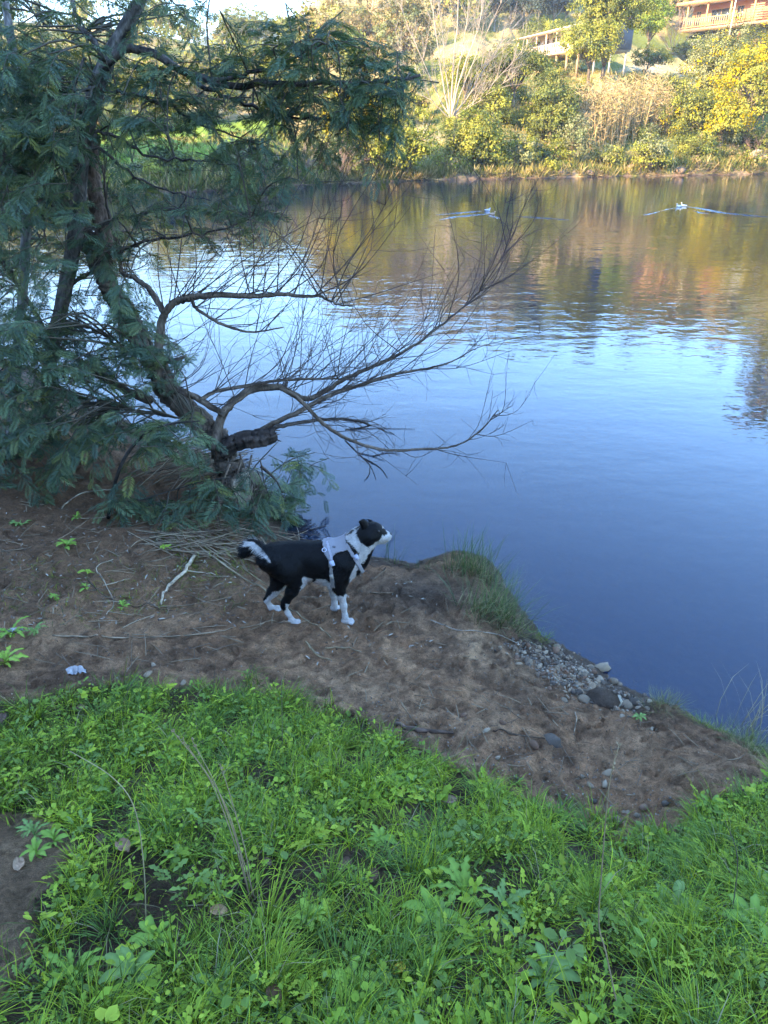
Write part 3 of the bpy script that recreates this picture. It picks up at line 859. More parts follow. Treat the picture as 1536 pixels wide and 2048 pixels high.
for i, (px, row, tips_, lab) in enumerate([
        (590, 362, [(560, 300, .5), (585, 285, .5), (612, 296, .5), (635, 318, .4), (560, 330, .4)], 'brown leafless thicket at the water below the shaded bush'),
        (680, 362, [(650, 310, .5), (676, 296, .5), (700, 304, .5), (722, 322, .4)], 'brown leafless thicket at the water below the golden wattle'),
        (515, 368, [(486, 318, .5), (510, 306, .5), (540, 312, .5), (556, 330, .4)], 'purple brown thicket at the left of the far shore'),
        (1506, 330, [(1470, 296, .5), (1490, 284, .5), (1520, 280, .5), (1550, 290, .5)], 'dry grey thicket at the right end of the far shore')]):
    b = on_far(px, row)
    t = thing('bare_shrub', lab, 'shrub', b)
    bare_tree(t, px, row, tips_, g, .045, (.26, .17, .14), twigs=6, spread=.55)

# canes: far more stalks than anyone could count
ac = Acc(); g = np.random.default_rng(9)
Ns = 1500
bl = np.array([on_far(px, row) for px, row in ((1135, 292), (1190, 300), (1240, 298), (1290, 286), (1338, 262))])
tt_ = g.random(Ns) * 4; ii = tt_.astype(int); ff = (tt_ - ii)[:, None]
P0 = bl[np.minimum(ii, 3)] * (1 - ff) + bl[np.minimum(ii + 1, 4)] * ff
P0[:, 1] += g.uniform(-.3, 5.5, Ns); P0[:, 0] += g.normal(size=Ns) * .3
P0[:, 2] = far_z(P0[:, 0], P0[:, 1])
Hh = g.uniform(2.2, 4.3, Ns) * (1 - .25 * np.abs(tt_ - 2) / 2)
stv = np.array([[0, -.5, 0], [0, .5, 0], [.5, -.42, .02], [.5, .42, .02], [1, 0, .06]]); stt = [[0, 1, 3], [0, 3, 2], [2, 3, 4]]
D = norm(np.stack([g.normal(size=Ns) * .10, g.normal(size=Ns) * .10, np.ones(Ns)], -1))
cpal = np.array([(.36, .26, .13), (.32, .22, .11), (.42, .31, .17), (.27, .20, .10), (.24, .22, .08)])
scatter(ac, stv, stt, frames(D, rand_dirs(Ns, g)), P0, np.stack([Hh, np.full(Ns, .05), Hh], -1), cpal[g.integers(0, 5, Ns)] * g.uniform(.8, 1.2, (Ns, 1)))
Nl = 9000
si = g.integers(0, Ns, Nl); f = g.uniform(.15, 1.0, Nl)
P1 = P0[si] + D[si] * (Hh[si] * f)[:, None]
Dl = norm(rand_dirs(Nl, g) * [1, 1, .5] + [0, 0, .45])
scatter(ac, stv, stt, frames(Dl, rand_dirs(Nl, g)), P1, np.stack([g.uniform(.3, .7, Nl), np.full(Nl, .05), g.uniform(.3, .7, Nl)], -1), cpal[g.integers(0, 5, Nl)] * g.uniform(.7, 1.2, (Nl, 1)))
tag(ac.build('cane_bed', M_FARSTUFF), 'thicket of dry golden canes on the far slope', 'canes', None, 'stuff')

# grass and dry scrub of the far bank
ac = Acc()
Nt = 64000
U_ = g.uniform(-.42, .56, Nt); dd = g.random(Nt) ** 1.7 * 34
Y_ = 45 + 20 * g.random(Nt); X_ = U_ * 58
Y_ = shore_y(X_) + .05 + dd + 1.3 * sstep(0, 8, X_) * g.random(Nt)
Z_ = far_z(X_, Y_)
Dt = norm(np.stack([g.normal(size=Nt) * .45, g.normal(size=Nt) * .45, np.ones(Nt) * .8], -1))
gp = np.array([(.34, .25, .10), (.16, .16, .045), (.12, .14, .035), (.42, .31, .15), (.22, .19, .06)])
ci = np.clip(((fbm(X_ * .35, Y_ * .35, None, 3, 71) + 1) * 2.5 + g.normal(size=Nt) * .8), 0, 4).astype(int)
Ht = g.uniform(.15, .55, Nt) * (1 + .6 * (dd < 2.5))
scatter(ac, stv, stt, frames(Dt, rand_dirs(Nt, g)), np.stack([X_, Y_, Z_ - .05], -1), np.stack([Ht, Ht * .11, Ht], -1), gp[ci] * g.uniform(.7, 1.2, (Nt, 1)))
Ne = 6000
X_ = g.uniform(-26, 44, Ne); Y_ = shore_y(X_) + g.uniform(-.25, .7, Ne); Z_ = np.maximum(far_z(X_, Y_), 0)
De = norm(np.stack([g.normal(size=Ne) * .7, g.normal(size=Ne) * .4 - .45, g.uniform(-.3, .8, Ne)], -1))
keep_ = fbm(X_ * .5, Y_ * 0, None, 3, 93) > -.25
He = g.uniform(.2, .75, Ne)
ep = np.array([(.30, .22, .12), (.20, .14, .085), (.13, .09, .06), (.36, .28, .16), (.17, .17, .06)])
Ce = ep[g.integers(0, 5, Ne)] * g.uniform(.6, 1.1, (Ne, 1))
scatter(ac, stv, stt, frames(De, rand_dirs(Ne, g))[keep_], np.stack([X_, Y_, Z_ + .12], -1)[keep_], np.stack([He, He * .06, He], -1)[keep_], Ce[keep_])
tag(ac.build('bank_grass', M_FARLEAF), 'dry and green grass growing along the far bank', 'grass', None, 'stuff')
# ================================================================== HOUSES
M_GLASS = bpy.data.materials.new('window_glass'); M_GLASS.use_nodes = True
_b = M_GLASS.node_tree.nodes['Principled BSDF']
_b.inputs['Base Color'].default_value = (.03, .04, .05, 1); _b.inputs['Roughness'].default_value = .08; _b.inputs['Specular IOR Level'].default_value = .8
M_WALLP = mat_surface('wall_boards', 0.7, 5, (0.85, 1.1), 0.2, 0.01, (1, 1, 9))

def house_frame(A, B, z, k=1.0):
    """local axes: x from A to B along the front, y into the house, z up"""
    X = np.array([B[0] - A[0], B[1] - A[1], 0]); L = np.linalg.norm(X); X /= L
    Y = np.array([-X[1], X[0], 0.0])
    return np.array([A[0], A[1], z]), np.array([X, Y, [0, 0, 1.0]]) * k, L / k

def hbox(parent, name, fr, lo, hi, col, mat):
    O, AX, L = fr
    lo, hi = np.array(lo, float), np.array(hi, float)
    a = Acc(); box(a, ((lo + hi) / 2) @ AX, hi - lo, col, AX)
    return a.build(name, mat, parent)

# --- orange house, its front running from far left to near right
pA = on_y(1380, 62, 130); pB = on_y(1600, 14, 117)
zf = on_y(1395, 60, 129)[2]
fr = house_frame(pA, pB, 0, 1.18)
L = fr[2]
h1 = thing('orange_house', 'orange timber house with a veranda high on the right hillside', 'house', (pA[0], pA[1], zf))
OR = (.52, .23, .12); TIM = (.60, .34, .15); WH = (.62, .60, .58)
hbox(h1, 'floor', fr, (-.2, -1.9, -.25), (L, 6, 0), (.30, .2, .13), M_PAINT)
hbox(h1, 'base_wall', fr, (.1, 1.2, -2.6), (L - .2, 5.6, -.26), (.25, .18, .13), M_PAINT)
hbox(h1, 'wall', fr, (0, 0, 0.002), (L * .80, 5.5, 2.55), OR, M_WALLP)
hbox(h1, 'wall', fr, (L * .80, .3, 0.002), (L, 5.5, 2.7), WH, M_WALLP)
rf = hbox(h1, 'roof', fr, (-.9, -2.3, 2.62), (L + .5, 6, 2.80), (.42, .30, .22), M_PAINT)
hbox(rf, 'fascia', fr, (-.95, -2.38, 2.52), (L + .5, -2.302, 2.84), (.70, .33, .15), M_PAINT)
for x0, x1, z0, z1 in ((2.6, 5.4, .65, 2.0), (6.0, 7.0, .5, 2.05), (.6, 1.3, .3, 2.0)):
    w_ = hbox(h1, 'window', fr, (x0, -.05, z0), (x1, -.003, z1), (.55, .30, .16), M_PAINT)
    hbox(w_, 'pane', fr, (x0 + .08, -.075, z0 + .08), ((x0 + x1) / 2 - .03, -.052, z1 - .08), (.03, .04, .05), M_GLASS)
    hbox(w_, 'pane', fr, ((x0 + x1) / 2 + .03, -.075, z0 + .08), (x1 - .08, -.052, z1 - .08), (.03, .04, .05), M_GLASS)
for x in (.4, 3.1, 6.2, 9.2, 12.0):
    if x < L:
        hbox(h1, 'post', fr, (x, -1.9, .003), (x + .16, -1.74, 2.6), TIM, M_PAINT)
hbox(h1, 'handrail', fr, (-.1, -1.86, .95), (8.2, -1.78, 1.05), TIM, M_PAINT)
hbox(h1, 'handrail', fr, (-.1, -1.86, .12), (8.2, -1.78, .20), TIM, M_PAINT)
for i in range(28):
    x = .05 + i * .29
    hbox(h1, 'baluster', fr, (x, -1.845, .203), (x + .06, -1.795, .947), (.62, .40, .22), M_PAINT)
for i in range(7):
    hbox(h1, 'screen_slat', fr, (8.7, -1.7, .2 + i * .24), (10.4, -1.66, .34 + i * .24), (.55, .25, .13), M_PAINT)
hbox(h1, 'pole', fr, (7.2, -2.75, -2.2), (7.32, -2.63, 4.2), (.72, .58, .44), M_PAINT)

# --- white cabin: lit front to the left, end wall to the right with its shade put into the colour, on posts
C0 = on_y(1184, 112, 90); zc = on_y(1240, 97, 90)[2]
A0 = on_y(1058, 112, 104)
fr = house_frame(A0, C0, 0); L = fr[2]
h2 = thing('white_cabin', 'white cabin with a veranda and a grey end wall on posts', 'house', (A0[0], A0[1], zc))
hbox(h2, 'floor', fr, (-.3, -1.7, -.2), (L, 4.6, 0), (.35, .28, .2), M_PAINT)
hbox(h2, 'wall', fr, (0, 0, .002), (L - .003, 4.55, 2.15), (.74, .68, .60), M_WALLP)
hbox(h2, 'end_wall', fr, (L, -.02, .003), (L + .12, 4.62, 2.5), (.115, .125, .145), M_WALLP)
a = Acc()
O, AX, _ = fr
rv = np.array([[-.8, -2.0, 2.05], [L + .3, -2.0, 2.05], [L + .3, 4.9, 2.75], [-.8, 4.9, 2.75]]); rv2 = rv + [0, 0, .12]
a.add(np.vstack([rv, rv2]) @ AX, None, [[3, 2, 1, 0], [4, 5, 6, 7], [0, 1, 5, 4], [1, 2, 6, 5], [2, 3, 7, 6], [3, 0, 4, 7]], (.66, .50, .40))
a.build('roof', M_PAINT, h2)
for x0, x1, z0, z1 in ((1.0, 3.0, .75, 1.85), (3.7, 5.0, .1, 1.9), (5.7, 7.2, .75, 1.85), (8.4, 9.8, .75, 1.85)):
    w_ = hbox(h2, 'window', fr, (x0, -.06, z0), (x1, -.003, z1), (.7, .62, .52), M_PAINT)
    hbox(w_, 'pane', fr, (x0 + .1, -.08, z0 + .1), (x1 - .1, -.062, z1 - .1), (.03, .04, .05), M_GLASS)
x = .0
while x < L:
    hbox(h2, 'post', fr, (x, -1.66, .003), (x + .13, -1.53, 2.05), (.70, .50, .34), M_PAINT)
    hbox(h2, 'stilt', fr, (x, -1.5, -2.6), (x + .2, -1.3, -.203), (.34, .22, .14), M_PAINT)
    x += 2.35
hbox(h2, 'handrail', fr, (-.2, -1.65, .85), (L - .3, -1.55, .95), (.72, .56, .42), M_PAINT)
i = 0
while .15 + i * .4 < L - .4:
    x = .15 + i * .4
    hbox(h2, 'baluster', fr, (x, -1.63, .003), (x + .08, -1.57, .847), (.72, .58, .46), M_PAINT); i += 1
for y in (.4, 2.3, 4.2):
    hbox(h2, 'stilt', fr, (L - .3, y, -2.6), (L - .15, y + .15, -.204), (.40, .38, .36), M_PAINT)

# the red thing below the orange house: a closed red sunshade on a pole
b = on_far(1472, 104); top = on_y(1472, 58, b[1])
t = thing('closed_sunshade', 'closed red sunshade on a pole among the yellow blossom', 'sunshade', b)
hgt = top[2] - b[2]
a = Acc(); tube(a, np.array([[0, 0, -.2], [0, 0, hgt * .5], [0, 0, hgt]]), .03, 6, (.3, .2, .18)); a.build('pole', M_PAINT, t, True)
a = Acc(); tube(a, catmull([[0, 0, hgt * .35], [.02, 0, hgt * .6], [-.02, 0, hgt * .85], [0, 0, hgt]], 9), [.16, .26, .2, .05], 9, (.55, .03, .04), .15, 4, bark=2); a.build('canopy', M_PAINT, t, True)
# rocks of the far bank
g = np.random.default_rng(21)
ICO = None
def pebble(seed, flat=.6, n=1.0):
    """a rounded irregular stone, about 1 across, 60 triangles"""
    g = np.random.default_rng(seed)
    u, v = 8, 5
    V = [[0, 0, -1]]
    for j in range(1, v):
        ph = -math.pi / 2 + math.pi * j / v
        for i in range(u):
            th = 2 * math.pi * (i + .5 * (j % 2)) / u
            V.append([math.cos(th) * math.cos(ph), math.sin(th) * math.cos(ph), math.sin(ph)])
    V.append([0, 0, 1])
    V = np.array(V)
    V = V * (1 + .22 * n * fbm(V[:, 0] * 1.3 + seed, V[:, 1] * 1.3, V[:, 2] * 1.3, 2, seed))[:, None]
    V = V * [.5, .5 * g.uniform(.6, .9), .5 * flat]
    T = []
    for i in range(u):
        T.append([0, 1 + (i + 1) % u, 1 + i])
        T.append([len(V) - 1, len(V) - 1 - u + i, len(V) - 1 - u + (i + 1) % u])
    for j in range(v - 2):
        a0, b0 = 1 + j * u, 1 + (j + 1) * u
        sft = 0 if (j + 1) % 2 == 0 else 1
        for i in range(u):
            i2 = (i + 1) % u
            if sft: T += [[a0 + i, a0 + i2, b0 + i2], [a0 + i, b0 + i2, b0 + i]]
            else: T += [[a0 + i, a0 + i2, b0 + i], [a0 + i2, b0 + i2, b0 + i]]
    return V, np.array(T)
for i, (px, row, s_, lab) in enumerate([(1394, 92, 1.6, 'pale grey boulder on the slope below the orange house'), (1510, 318, 1.5, 'pale boulder by the thicket at the right of the far shore'), (1262, 340, .8, 'brown rock at the far water edge below the canes'), (1180, 352, .7, 'dark rock at the far water edge left of the pale shrub'), (1360, 348, .8, 'flat rock at the far water edge right of the pale shrub'), (1120, 350, .7, 'brown rock on the far shore beside the grassy spit')]):
    b = on_far(px, row)
    a = Acc(); V, Tt = pebble(200 + i, .7, 1.5); a.add(V * s_ + [0, 0, .1 * s_], Tt, None, (.42, .38, .34) if s_ > 1 else (.2, .14, .1))
    tag(a.build('boulder', M_STONE, None, True, b), lab, 'boulder')

# ================================================================== MESHES FROM DISTANCE FIELDS (dog, ducks)
def surface_net(F, lo, h):
    """polygonises F = 0 on a grid: one vertex per crossed cell, one quad per crossed edge"""
    S = F < 0
    nx, ny, nz = F.shape
    c = np.zeros((nx - 1, ny - 1, nz - 1), int)
    for a in (0, 1):
        for b in (0, 1):
            for d in (0, 1):
                c += S[a:nx - 1 + a, b:ny - 1 + b, d:nz - 1 + d]
    cell = (c > 0) & (c < 8)
    idx = -np.ones(cell.shape, int)
    I = np.argwhere(cell)
    idx[tuple(I.T)] = np.arange(len(I))
    acc_ = np.zeros((len(I), 3)); cnt = np.zeros(len(I))
    corners = [(a, b, d) for a in (0, 1) for b in (0, 1) for d in (0, 1)]
    for p in corners:
        for ax in range(3):
            if p[ax] == 1: continue
            q = list(p); q[ax] = 1
            f0 = F[I[:, 0] + p[0], I[:, 1] + p[1], I[:, 2] + p[2]]; f1 = F[I[:, 0] + q[0], I[:, 1] + q[1], I[:, 2] + q[2]]
            m_ = (f0 < 0) != (f1 < 0)
            t_ = np.where(m_, f0 / np.where(m_, f0 - f1, 1), 0)
            pos = np.array(p, float)[None] + np.eye(3)[ax][None] * t_[:, None]
            acc_[m_] += pos[m_]; cnt[m_] += 1
    V = lo + (I + acc_ / cnt[:, None]) * h
    Qs = []
    for ax in range(3):
        b, d = [(1, 2), (2, 0), (0, 1)][ax]
        sl0 = [slice(1, -1)] * 3; sl1 = [slice(1, -1)] * 3
        sl0[ax] = slice(0, F.shape[ax] - 1); sl1[ax] = slice(1, F.shape[ax])
        A_, B_ = S[tuple(sl0)], S[tuple(sl1)]
        E = np.argwhere(A_ != B_)
        if not len(E): continue
        flip = A_[tuple(E.T)]
        base = E + 1; base[:, ax] -= 1
        eb = np.zeros(3, int); eb[b] = 1; ed = np.zeros(3, int); ed[d] = 1
        g_ = lambda o: idx[tuple((base + o).T)]
        q = np.stack([g_(-eb - ed), g_(-ed), g_(0 * eb), g_(-eb)], 1)
        q[~flip] = q[~flip][:, ::-1]
        Qs.append(q)
    Q = np.concatenate(Qs)
    return V, Q[(Q >= 0).all(1)]

def relax(V, Q, it=3, lam=.5):
    e = np.concatenate([Q[:, [0, 1]], Q[:, [1, 2]], Q[:, [2, 3]], Q[:, [3, 0]]])
    for k_ in range(it):
        s_ = np.zeros_like(V); n_ = np.zeros(len(V))
        np.add.at(s_, e[:, 0], V[e[:, 1]]); np.add.at(s_, e[:, 1], V[e[:, 0]])
        np.add.at(n_, e[:, 0], 1); np.add.at(n_, e[:, 1], 1)
        V = V + (lam if k_ % 2 == 0 else -lam * .96) * (s_ / n_[:, None] - V)
    return V

def cone_sdf(P, a, b, ra, rb):
    ba = b - a
    t_ = np.clip(((P - a) @ ba) / max(ba @ ba, 1e-12), 0, 1)
    return np.linalg.norm(P - a - t_[..., None] * ba, axis=-1) - (ra + (rb - ra) * t_)

def smin(a, b, k):
    h = np.clip(.5 + .5 * (b - a) / k, 0, 1)
    return b * (1 - h) + a * h - k * h * (1 - h)

def field(prims, lo, hi, h):
    ax = [np.arange(lo[i], hi[i] + h, h) for i in range(3)]
    G = np.stack(np.meshgrid(*ax, indexing='ij'), -1)
    F = np.full(G.shape[:3], 1.0)
    for a, b, ra, rb, k, sy, cy in prims:
        # work only in the neighbourhood of the primitive
        mn = np.minimum(a, b) - max(ra, rb) - .09; mx = np.maximum(a, b) + max(ra, rb) + .09
        sl = tuple(slice(max(0, int((mn[i] - lo[i]) / h)), min(F.shape[i], int((mx[i] - lo[i]) / h) + 2)) for i in range(3))
        P = G[sl].copy()
        if sy != 1: P[..., 1] = cy + (P[..., 1] - cy) / sy
        F[sl] = smin(cone_sdf(P, a, b, ra, rb), F[sl], k)
    return F, np.array(lo)

# ------------------------------------------------------------------ ducks
def duck(name, label, px, row, face, body, head, up=1.0):
    p = on_z(px, row, 0)
    c, s_ = math.cos(face), math.sin(face)
    rot = lambda v: np.array([v[0] * c - v[1] * s_, v[0] * s_ + v[1] * c, v[2]])
    pr = []
    def add(a, b, ra, rb, k=.03): pr.append((rot(np.array(a, float)), rot(np.array(b, float)), ra, rb, k, 1, 0))
    add((-.16, 0, .06), (.06, 0, .05), .06, .10); add((.06, 0, .05), (.14, 0, .07), .10, .07); add((-.27, 0, .11), (-.15, 0, .07), .015, .055)
    add((.14, 0, .08), (.19, 0, .22 * up), .05, .032); add((.19, 0, .235 * up), (.215, 0, .24 * up), .043, .036)
    F, lo = field(pr, (-.34, -.34, -.08), (.36, .36, .34), .014)
    V, Q = surface_net(F, lo, .014); V = relax(V, Q, 4)
    hd = (V[:, 2] > .15)[:, None]
    t = thing(name, label, 'duck', (p[0], p[1], 0)); t.scale = (.55, .55, .55)
    a = Acc(); a.add(V, None, Q, np.where(hd, np.array(head), np.array(body))); a.build('body', M_STONE, t, True)
    a = Acc(); tube(a, np.array([rot([.24, 0, .232 * up]), rot([.27, 0, .225 * up]), rot([.31, 0, .222 * up])]), [.02, .017, .012], 6, (.55, .32, .08)); a.build('bill', M_STONE, t, True)
    return p
duck('duck', 'white duck swimming on the right of the rightmost pair', 1367, 413, R(150), (.75, .72, .66), (.75, .66, .5), 1.15)
duck('duck', 'pale duck swimming on the left of the rightmost pair', 1358, 414, R(170), (.70, .66, .62), (.66, .60, .52), 1.0)
duck('duck', 'blue-grey duck swimming at the upper left', 975, 422, R(20), (.42, .46, .55), (.35, .40, .5), .8)
duck('duck', 'brown duck swimming just below the blue-grey one', 984, 430, R(-10), (.45, .30, .22), (.55, .40, .28), .95)
# their wakes: low ridges of water
def wake(pts, w, hgt):
    P = catmull([on_z(px, row, 0) for px, row in pts], 26)
    T_ = norm(np.gradient(P, axis=0)); N_ = np.stack([-T_[:, 1], T_[:, 0], 0 * T_[:, 0]], -1)
    f = np.sin(np.linspace(.15, math.pi - .05, 26))[:, None] ** .6 * (1 + .4 * fbm(np.arange(26) * .8, np.zeros(26) + pts[0][0], None, 2, 3))[:, None]
    V = np.concatenate([P - N_ * w * f + [0, 0, .003], P - N_ * w * .3 * f + np.array([0, 0, hgt]) * f, P + N_ * w * .3 * f + np.array([0, 0, hgt]) * f, P + N_ * w * f + [0, 0, .003]])
    k_ = np.arange(25)
    Q = np.concatenate([np.stack([k_ + 26 * j, k_ + 1 + 26 * j, k_ + 27 + 26 * j, k_ + 26 + 26 * j], 1) for j in range(3)])
    a = Acc(); a.add(V, None, Q, (.5, .5, .5)); a.build('wake', M_WATER, river, True)
M_FOAM = bpy.data.materials.new('broken_water'); M_FOAM.use_nodes = True
_b = M_FOAM.node_tree.nodes['Principled BSDF']; _b.inputs['Base Color'].default_value = (.42, .44, .46, 1); _b.inputs['Roughness'].default_value = .12
wake([(1356, 415), (1330, 420), (1305, 427), (1285, 430)], .035, .02)
wake([(1372, 413), (1400, 417), (1450, 426), (1500, 431), (1545, 434)], .035, .02)
wake([(1385, 421), (1400, 425), (1420, 428)], .03, .018)
wake([(968, 422), (940, 424), (905, 427), (870, 430)], .04, .02)
wake([(980, 428), (950, 430), (910, 434), (878, 440)], .045, .022)
wake([(978, 431), (990, 434), (1002, 437)], .045, .022)
wake([(1030, 433), (1070, 435), (1110, 438), (1140, 440)], .03, .018)
# ================================================================== THE DOG
DY = 3.53
_gp = on_ground(640, 1244)
DG = 0.20
def dp(px, row, dy=0.0):
    return on_y(px, row, DY + dy)
PR = []
def limb(pts, k=.03, sy=1.0, cy=None):
    """pts: (px, row, lateral offset, radius in m)"""
    Q_ = [(dp(p[0], p[1], p[2]), p[3]) for p in pts]
    for (a, ra), (b, rb) in zip(Q_[:-1], Q_[1:]):
        PR.append((a, b, ra, rb, k, sy, DY if cy is None else DY + cy))
# trunk, narrower than it is deep
limb([(556, 1114, 0, .092), (585, 1115, 0, .090), (615, 1117, 0, .095), (648, 1121, 0, .113), (680, 1121, 0, .110), (700, 1122, 0, .088)], .05, .84)
limb([(540, 1118, 0, .075), (558, 1124, 0, .09)], .05, .9)
limb([(630, 1135, 0, .088), (660, 1140, 0, .098)], .05, .8)            # brisket
limb([(690, 1112, 0, .088), (706, 1098, 0, .076), (722, 1081, 0, .068), (734, 1070, 0, .062)], .05, .9)   # neck
limb([(700, 1120, 0, .082), (712, 1112, 0, .066), (728, 1088, 0, .052)], .05, .85)   # throat and breast
# head
limb([(738, 1065, 0, .057), (748, 1063, 0, .051)], .03, .95)
limb([(752, 1069, 0, .043), (766, 1072, 0, .033), (774.5, 1073, 0, .0265)], .022, .9)
limb([(747, 1057, 0, .035), (757, 1061, 0, .030)], .02, 1.0)            # brow
limb([(752, 1079, 0, .030), (768, 1082, 0, .018)], .016, .9)            # lower jaw
limb([(740, 1075, -.035, .034), (746, 1074, -.03, .03)], .02)           # cheek
limb([(740, 1072, .035, .034), (746, 1072, .03, .03)], .02)
# near hind leg
limb([(560, 1122, -.05, .085), (578, 1140, -.066, .072), (595, 1160, -.075, .050)], .04)
limb([(594, 1160, -.075, .046), (584, 1182, -.076, .034), (571, 1204, -.077, .0225), (568, 1212, -.077, .0195)], .025)
limb([(567, 1212, -.077, .0175), (576, 1227, -.077, .0148), (584, 1239, -.077, .0155)], .014)
# far hind leg
limb([(556, 1128, .05, .07), (562, 1148, .06, .056), (557, 1166, .06, .044)], .04)
limb([(557, 1166, .06, .042), (545, 1184, .06, .030), (534, 1199, .06, .0215)], .025)
limb([(533, 1200, .06, .0175), (540, 1212, .06, .0145), (546, 1222, .06, .0155)], .014)
# near fore leg
limb([(690, 1128, -.055, .075), (680, 1150, -.066, .058), (676, 1167, -.07, .046)], .04)
limb([(676, 1167, -.07, .044), (683, 1190, -.07, .0255), (687, 1212, -.07, .0185), (690, 1232, -.07, .0158), (692, 1241, -.07, .016)], .02)
# far fore leg
limb([(686, 1140, .05, .06), (668, 1166, .06, .042)], .04)
limb([(667, 1168, .06, .038), (668, 1190, .06, .021), (669, 1206, .06, .0165), (671, 1217, .06, .0155)], .02)
# tail
limb([(538, 1112, 0, .034), (527, 1104, 0, .030), (515, 1095, 0, .034), (503, 1092, 0, .038), (493, 1098, 0, .036), (487, 1108, 0, .024)], .02)
# paws: a pad and four toes each
def paw(px, row, dy, dirx=1.0):
    p = dp(px, row, dy); p[2] = DG + .018
    PR.append((p + [-.018 * dirx, 0, .004], p + [.020 * dirx, 0, 0],   .0185, .0185, .012, 1, 0))
    for q, off in enumerate((-.021, -.0075, .0075, .021)):
        f = .036 if q in (1, 2) else .028
        PR.append((p + [.018 * dirx, off * .9, 0], p + [f * dirx, off, -.003], .0105, .0105, .004, 1, 0))
    return p
PAWS = [paw(587, 1243, -.077), paw(549, 1226, .06), paw(694, 1245, -.07), paw(672, 1221, .06)]
vox = .0062
lo = (dp(470, 1100)[0], DY - .22, DG - .03); hi = (dp(795, 1100)[0], DY + .22, dp(740, 1020)[2])
F, lo = field(PR, lo, hi, vox)
V, Q = surface_net(F, lo, vox)
V = relax(V, Q, 6)
# ears: thin folded flaps, part of the same skin once joined
def ear(b1, b2, tip, fold, th=.007, n=9):
    b1, b2, tip, fold = map(np.array, (b1, b2, tip, fold))
    t_ = np.linspace(0, 1, n)[:, None]
    mid = (b1 + b2) / 2
    spine = (1 - t_) ** 2 * mid + 2 * t_ * (1 - t_) * fold + t_ ** 2 * tip
    wv = (b2 - b1) / 2
    wd = np.sqrt(np.clip(1 - t_ ** 2.2, 0, 1)) * .98 + .02
    sp = norm(np.gradient(spine, axis=0)); nr = norm(np.cross(sp, wv))
    top_, bot = nr * th * (1.1 - t_), -nr * th * (1.1 - t_)
    ring = np.stack([spine - wv * wd, spine - wv * wd * .5 + top_, spine + top_ * 1.2, spine + wv * wd * .5 + top_, spine + wv * wd, spine + bot], 1)
    k_ = np.arange(n - 1)[:, None] * 6 + np.arange(6)[None]; k2 = np.arange(n - 1)[:, None] * 6 + (np.arange(6)[None] + 1) % 6
    return ring.reshape(-1, 3), np.stack([k_, k2, k2 + 6, k_ + 6], -1).reshape(-1, 4)
E1 = ear(dp(738, 1050, -.035), dp(724, 1060, -.055), dp(719, 1041, -.060), dp(726, 1040, -.055))
E2 = ear(dp(748, 1047, .035), dp(738, 1047, .055), dp(733, 1040, .075), dp(740, 1036, .06))
nb = len(V)
BODY_V, BODY_Q = V, Q
# coat pattern: near side read off the photo, far side mirrored
def coat(V):
    Vn = V.copy(); Vn[:, 1] = np.where(V[:, 1] > DY, 2 * DY - V[:, 1], V[:, 1])
    px, row = project(Vn)
    j = 2.2 * fbm(V[:, 0] * 60, V[:, 1] * 60, V[:, 2] * 60, 3, 2)
    px, row = px + j, row + j
    W = np.zeros(len(V), bool)
    for poly in ([(566, 1224), (573, 1208), (586, 1210), (612, 1236), (620, 1262), (570, 1262)],                    # near hind shank front and foot
                 [(664, 1188), (688, 1194), (697, 1180), (720, 1200), (720, 1262), (660, 1262)],                             # near fore leg
                 [(605, 1155), (626, 1156), (624, 1167), (634, 1158), (648, 1157), (664, 1166), (664, 1182), (600, 1184)],   # belly
                 [(690, 1076), (706, 1062), (718, 1054), (735, 1056), (760, 1088), (745, 1100), (728, 1122), (716, 1140), (706, 1170), (698, 1180), (700, 1150), (712, 1128), (720, 1108), (708, 1094)],
                 [(766, 1052), (772, 1056), (790, 1056), (790, 1096), (752, 1092), (757, 1083), (764, 1074), (770, 1068), (764, 1060)]):
        W |= in_poly(px, row, poly)
    far_leg = V[:, 1] > DY + .02
    rx, ry = project(V)
    W |= far_leg & (ry > 1196 - .9 * (rx - 533) + j) & (rx < 640) & (rx > 500)
    W |= far_leg & (ry > 1170 + j) & (rx > 640) & (rx < 700)
    W |= (V[:, 2] < DG + .055)
        # black patch over cheek, eye and ear
    K = ((px - 738) / 21) ** 2 + ((row - 1070) / 21) ** 2 < 1
    K |= in_poly(px, row, [(718, 1036), (750, 1036), (768, 1050), (775, 1070), (770, 1073), (762, 1066), (752, 1082), (738, 1096), (722, 1086), (712, 1070), (719, 1052)])
    K &= ~in_poly(px, row, [(754, 1046), (762, 1048), (770, 1056), (764, 1058)])
    T_ = in_poly(px - .7 * j, row - .7 * j, [(541, 1120), (532, 1108), (520, 1094), (508, 1084), (490, 1082), (486, 1092), (500, 1092), (512, 1102), (526, 1112), (541, 1126)])
    W = (W & ~K) | T_
    white = np.array([.42, .39, .36]); black = np.array([.0035, .0033, .0036])
    C = np.where(W[:, None], white * (1 + .08 * j[:, None]), black)
    pink = in_poly(px, row, [(608, 1160), (640, 1162), (650, 1172), (612, 1176)]) & W
    C[pink] = C[pink] * [.92, .82, .78]
    return np.clip(C, .002, .8)
dog = thing('dog', 'black and white dog in a grey harness standing on the muddy bank', 'dog', (dp(630, 1244)[0], DY, DG))
origin = np.array(dog.location)
M_FUR = mat_surface('fur', 0.5, 120, (0.8, 1.2), 0.5, 0.004, (1, 1, 1), 0.14)
a = Acc()
a.add(V - origin, None, Q, coat(V))
for E in (E1, E2):
    a.add(E[0] - origin, None, E[1], (.0045, .004, .0042))
a.build('body', M_FUR, dog, True)
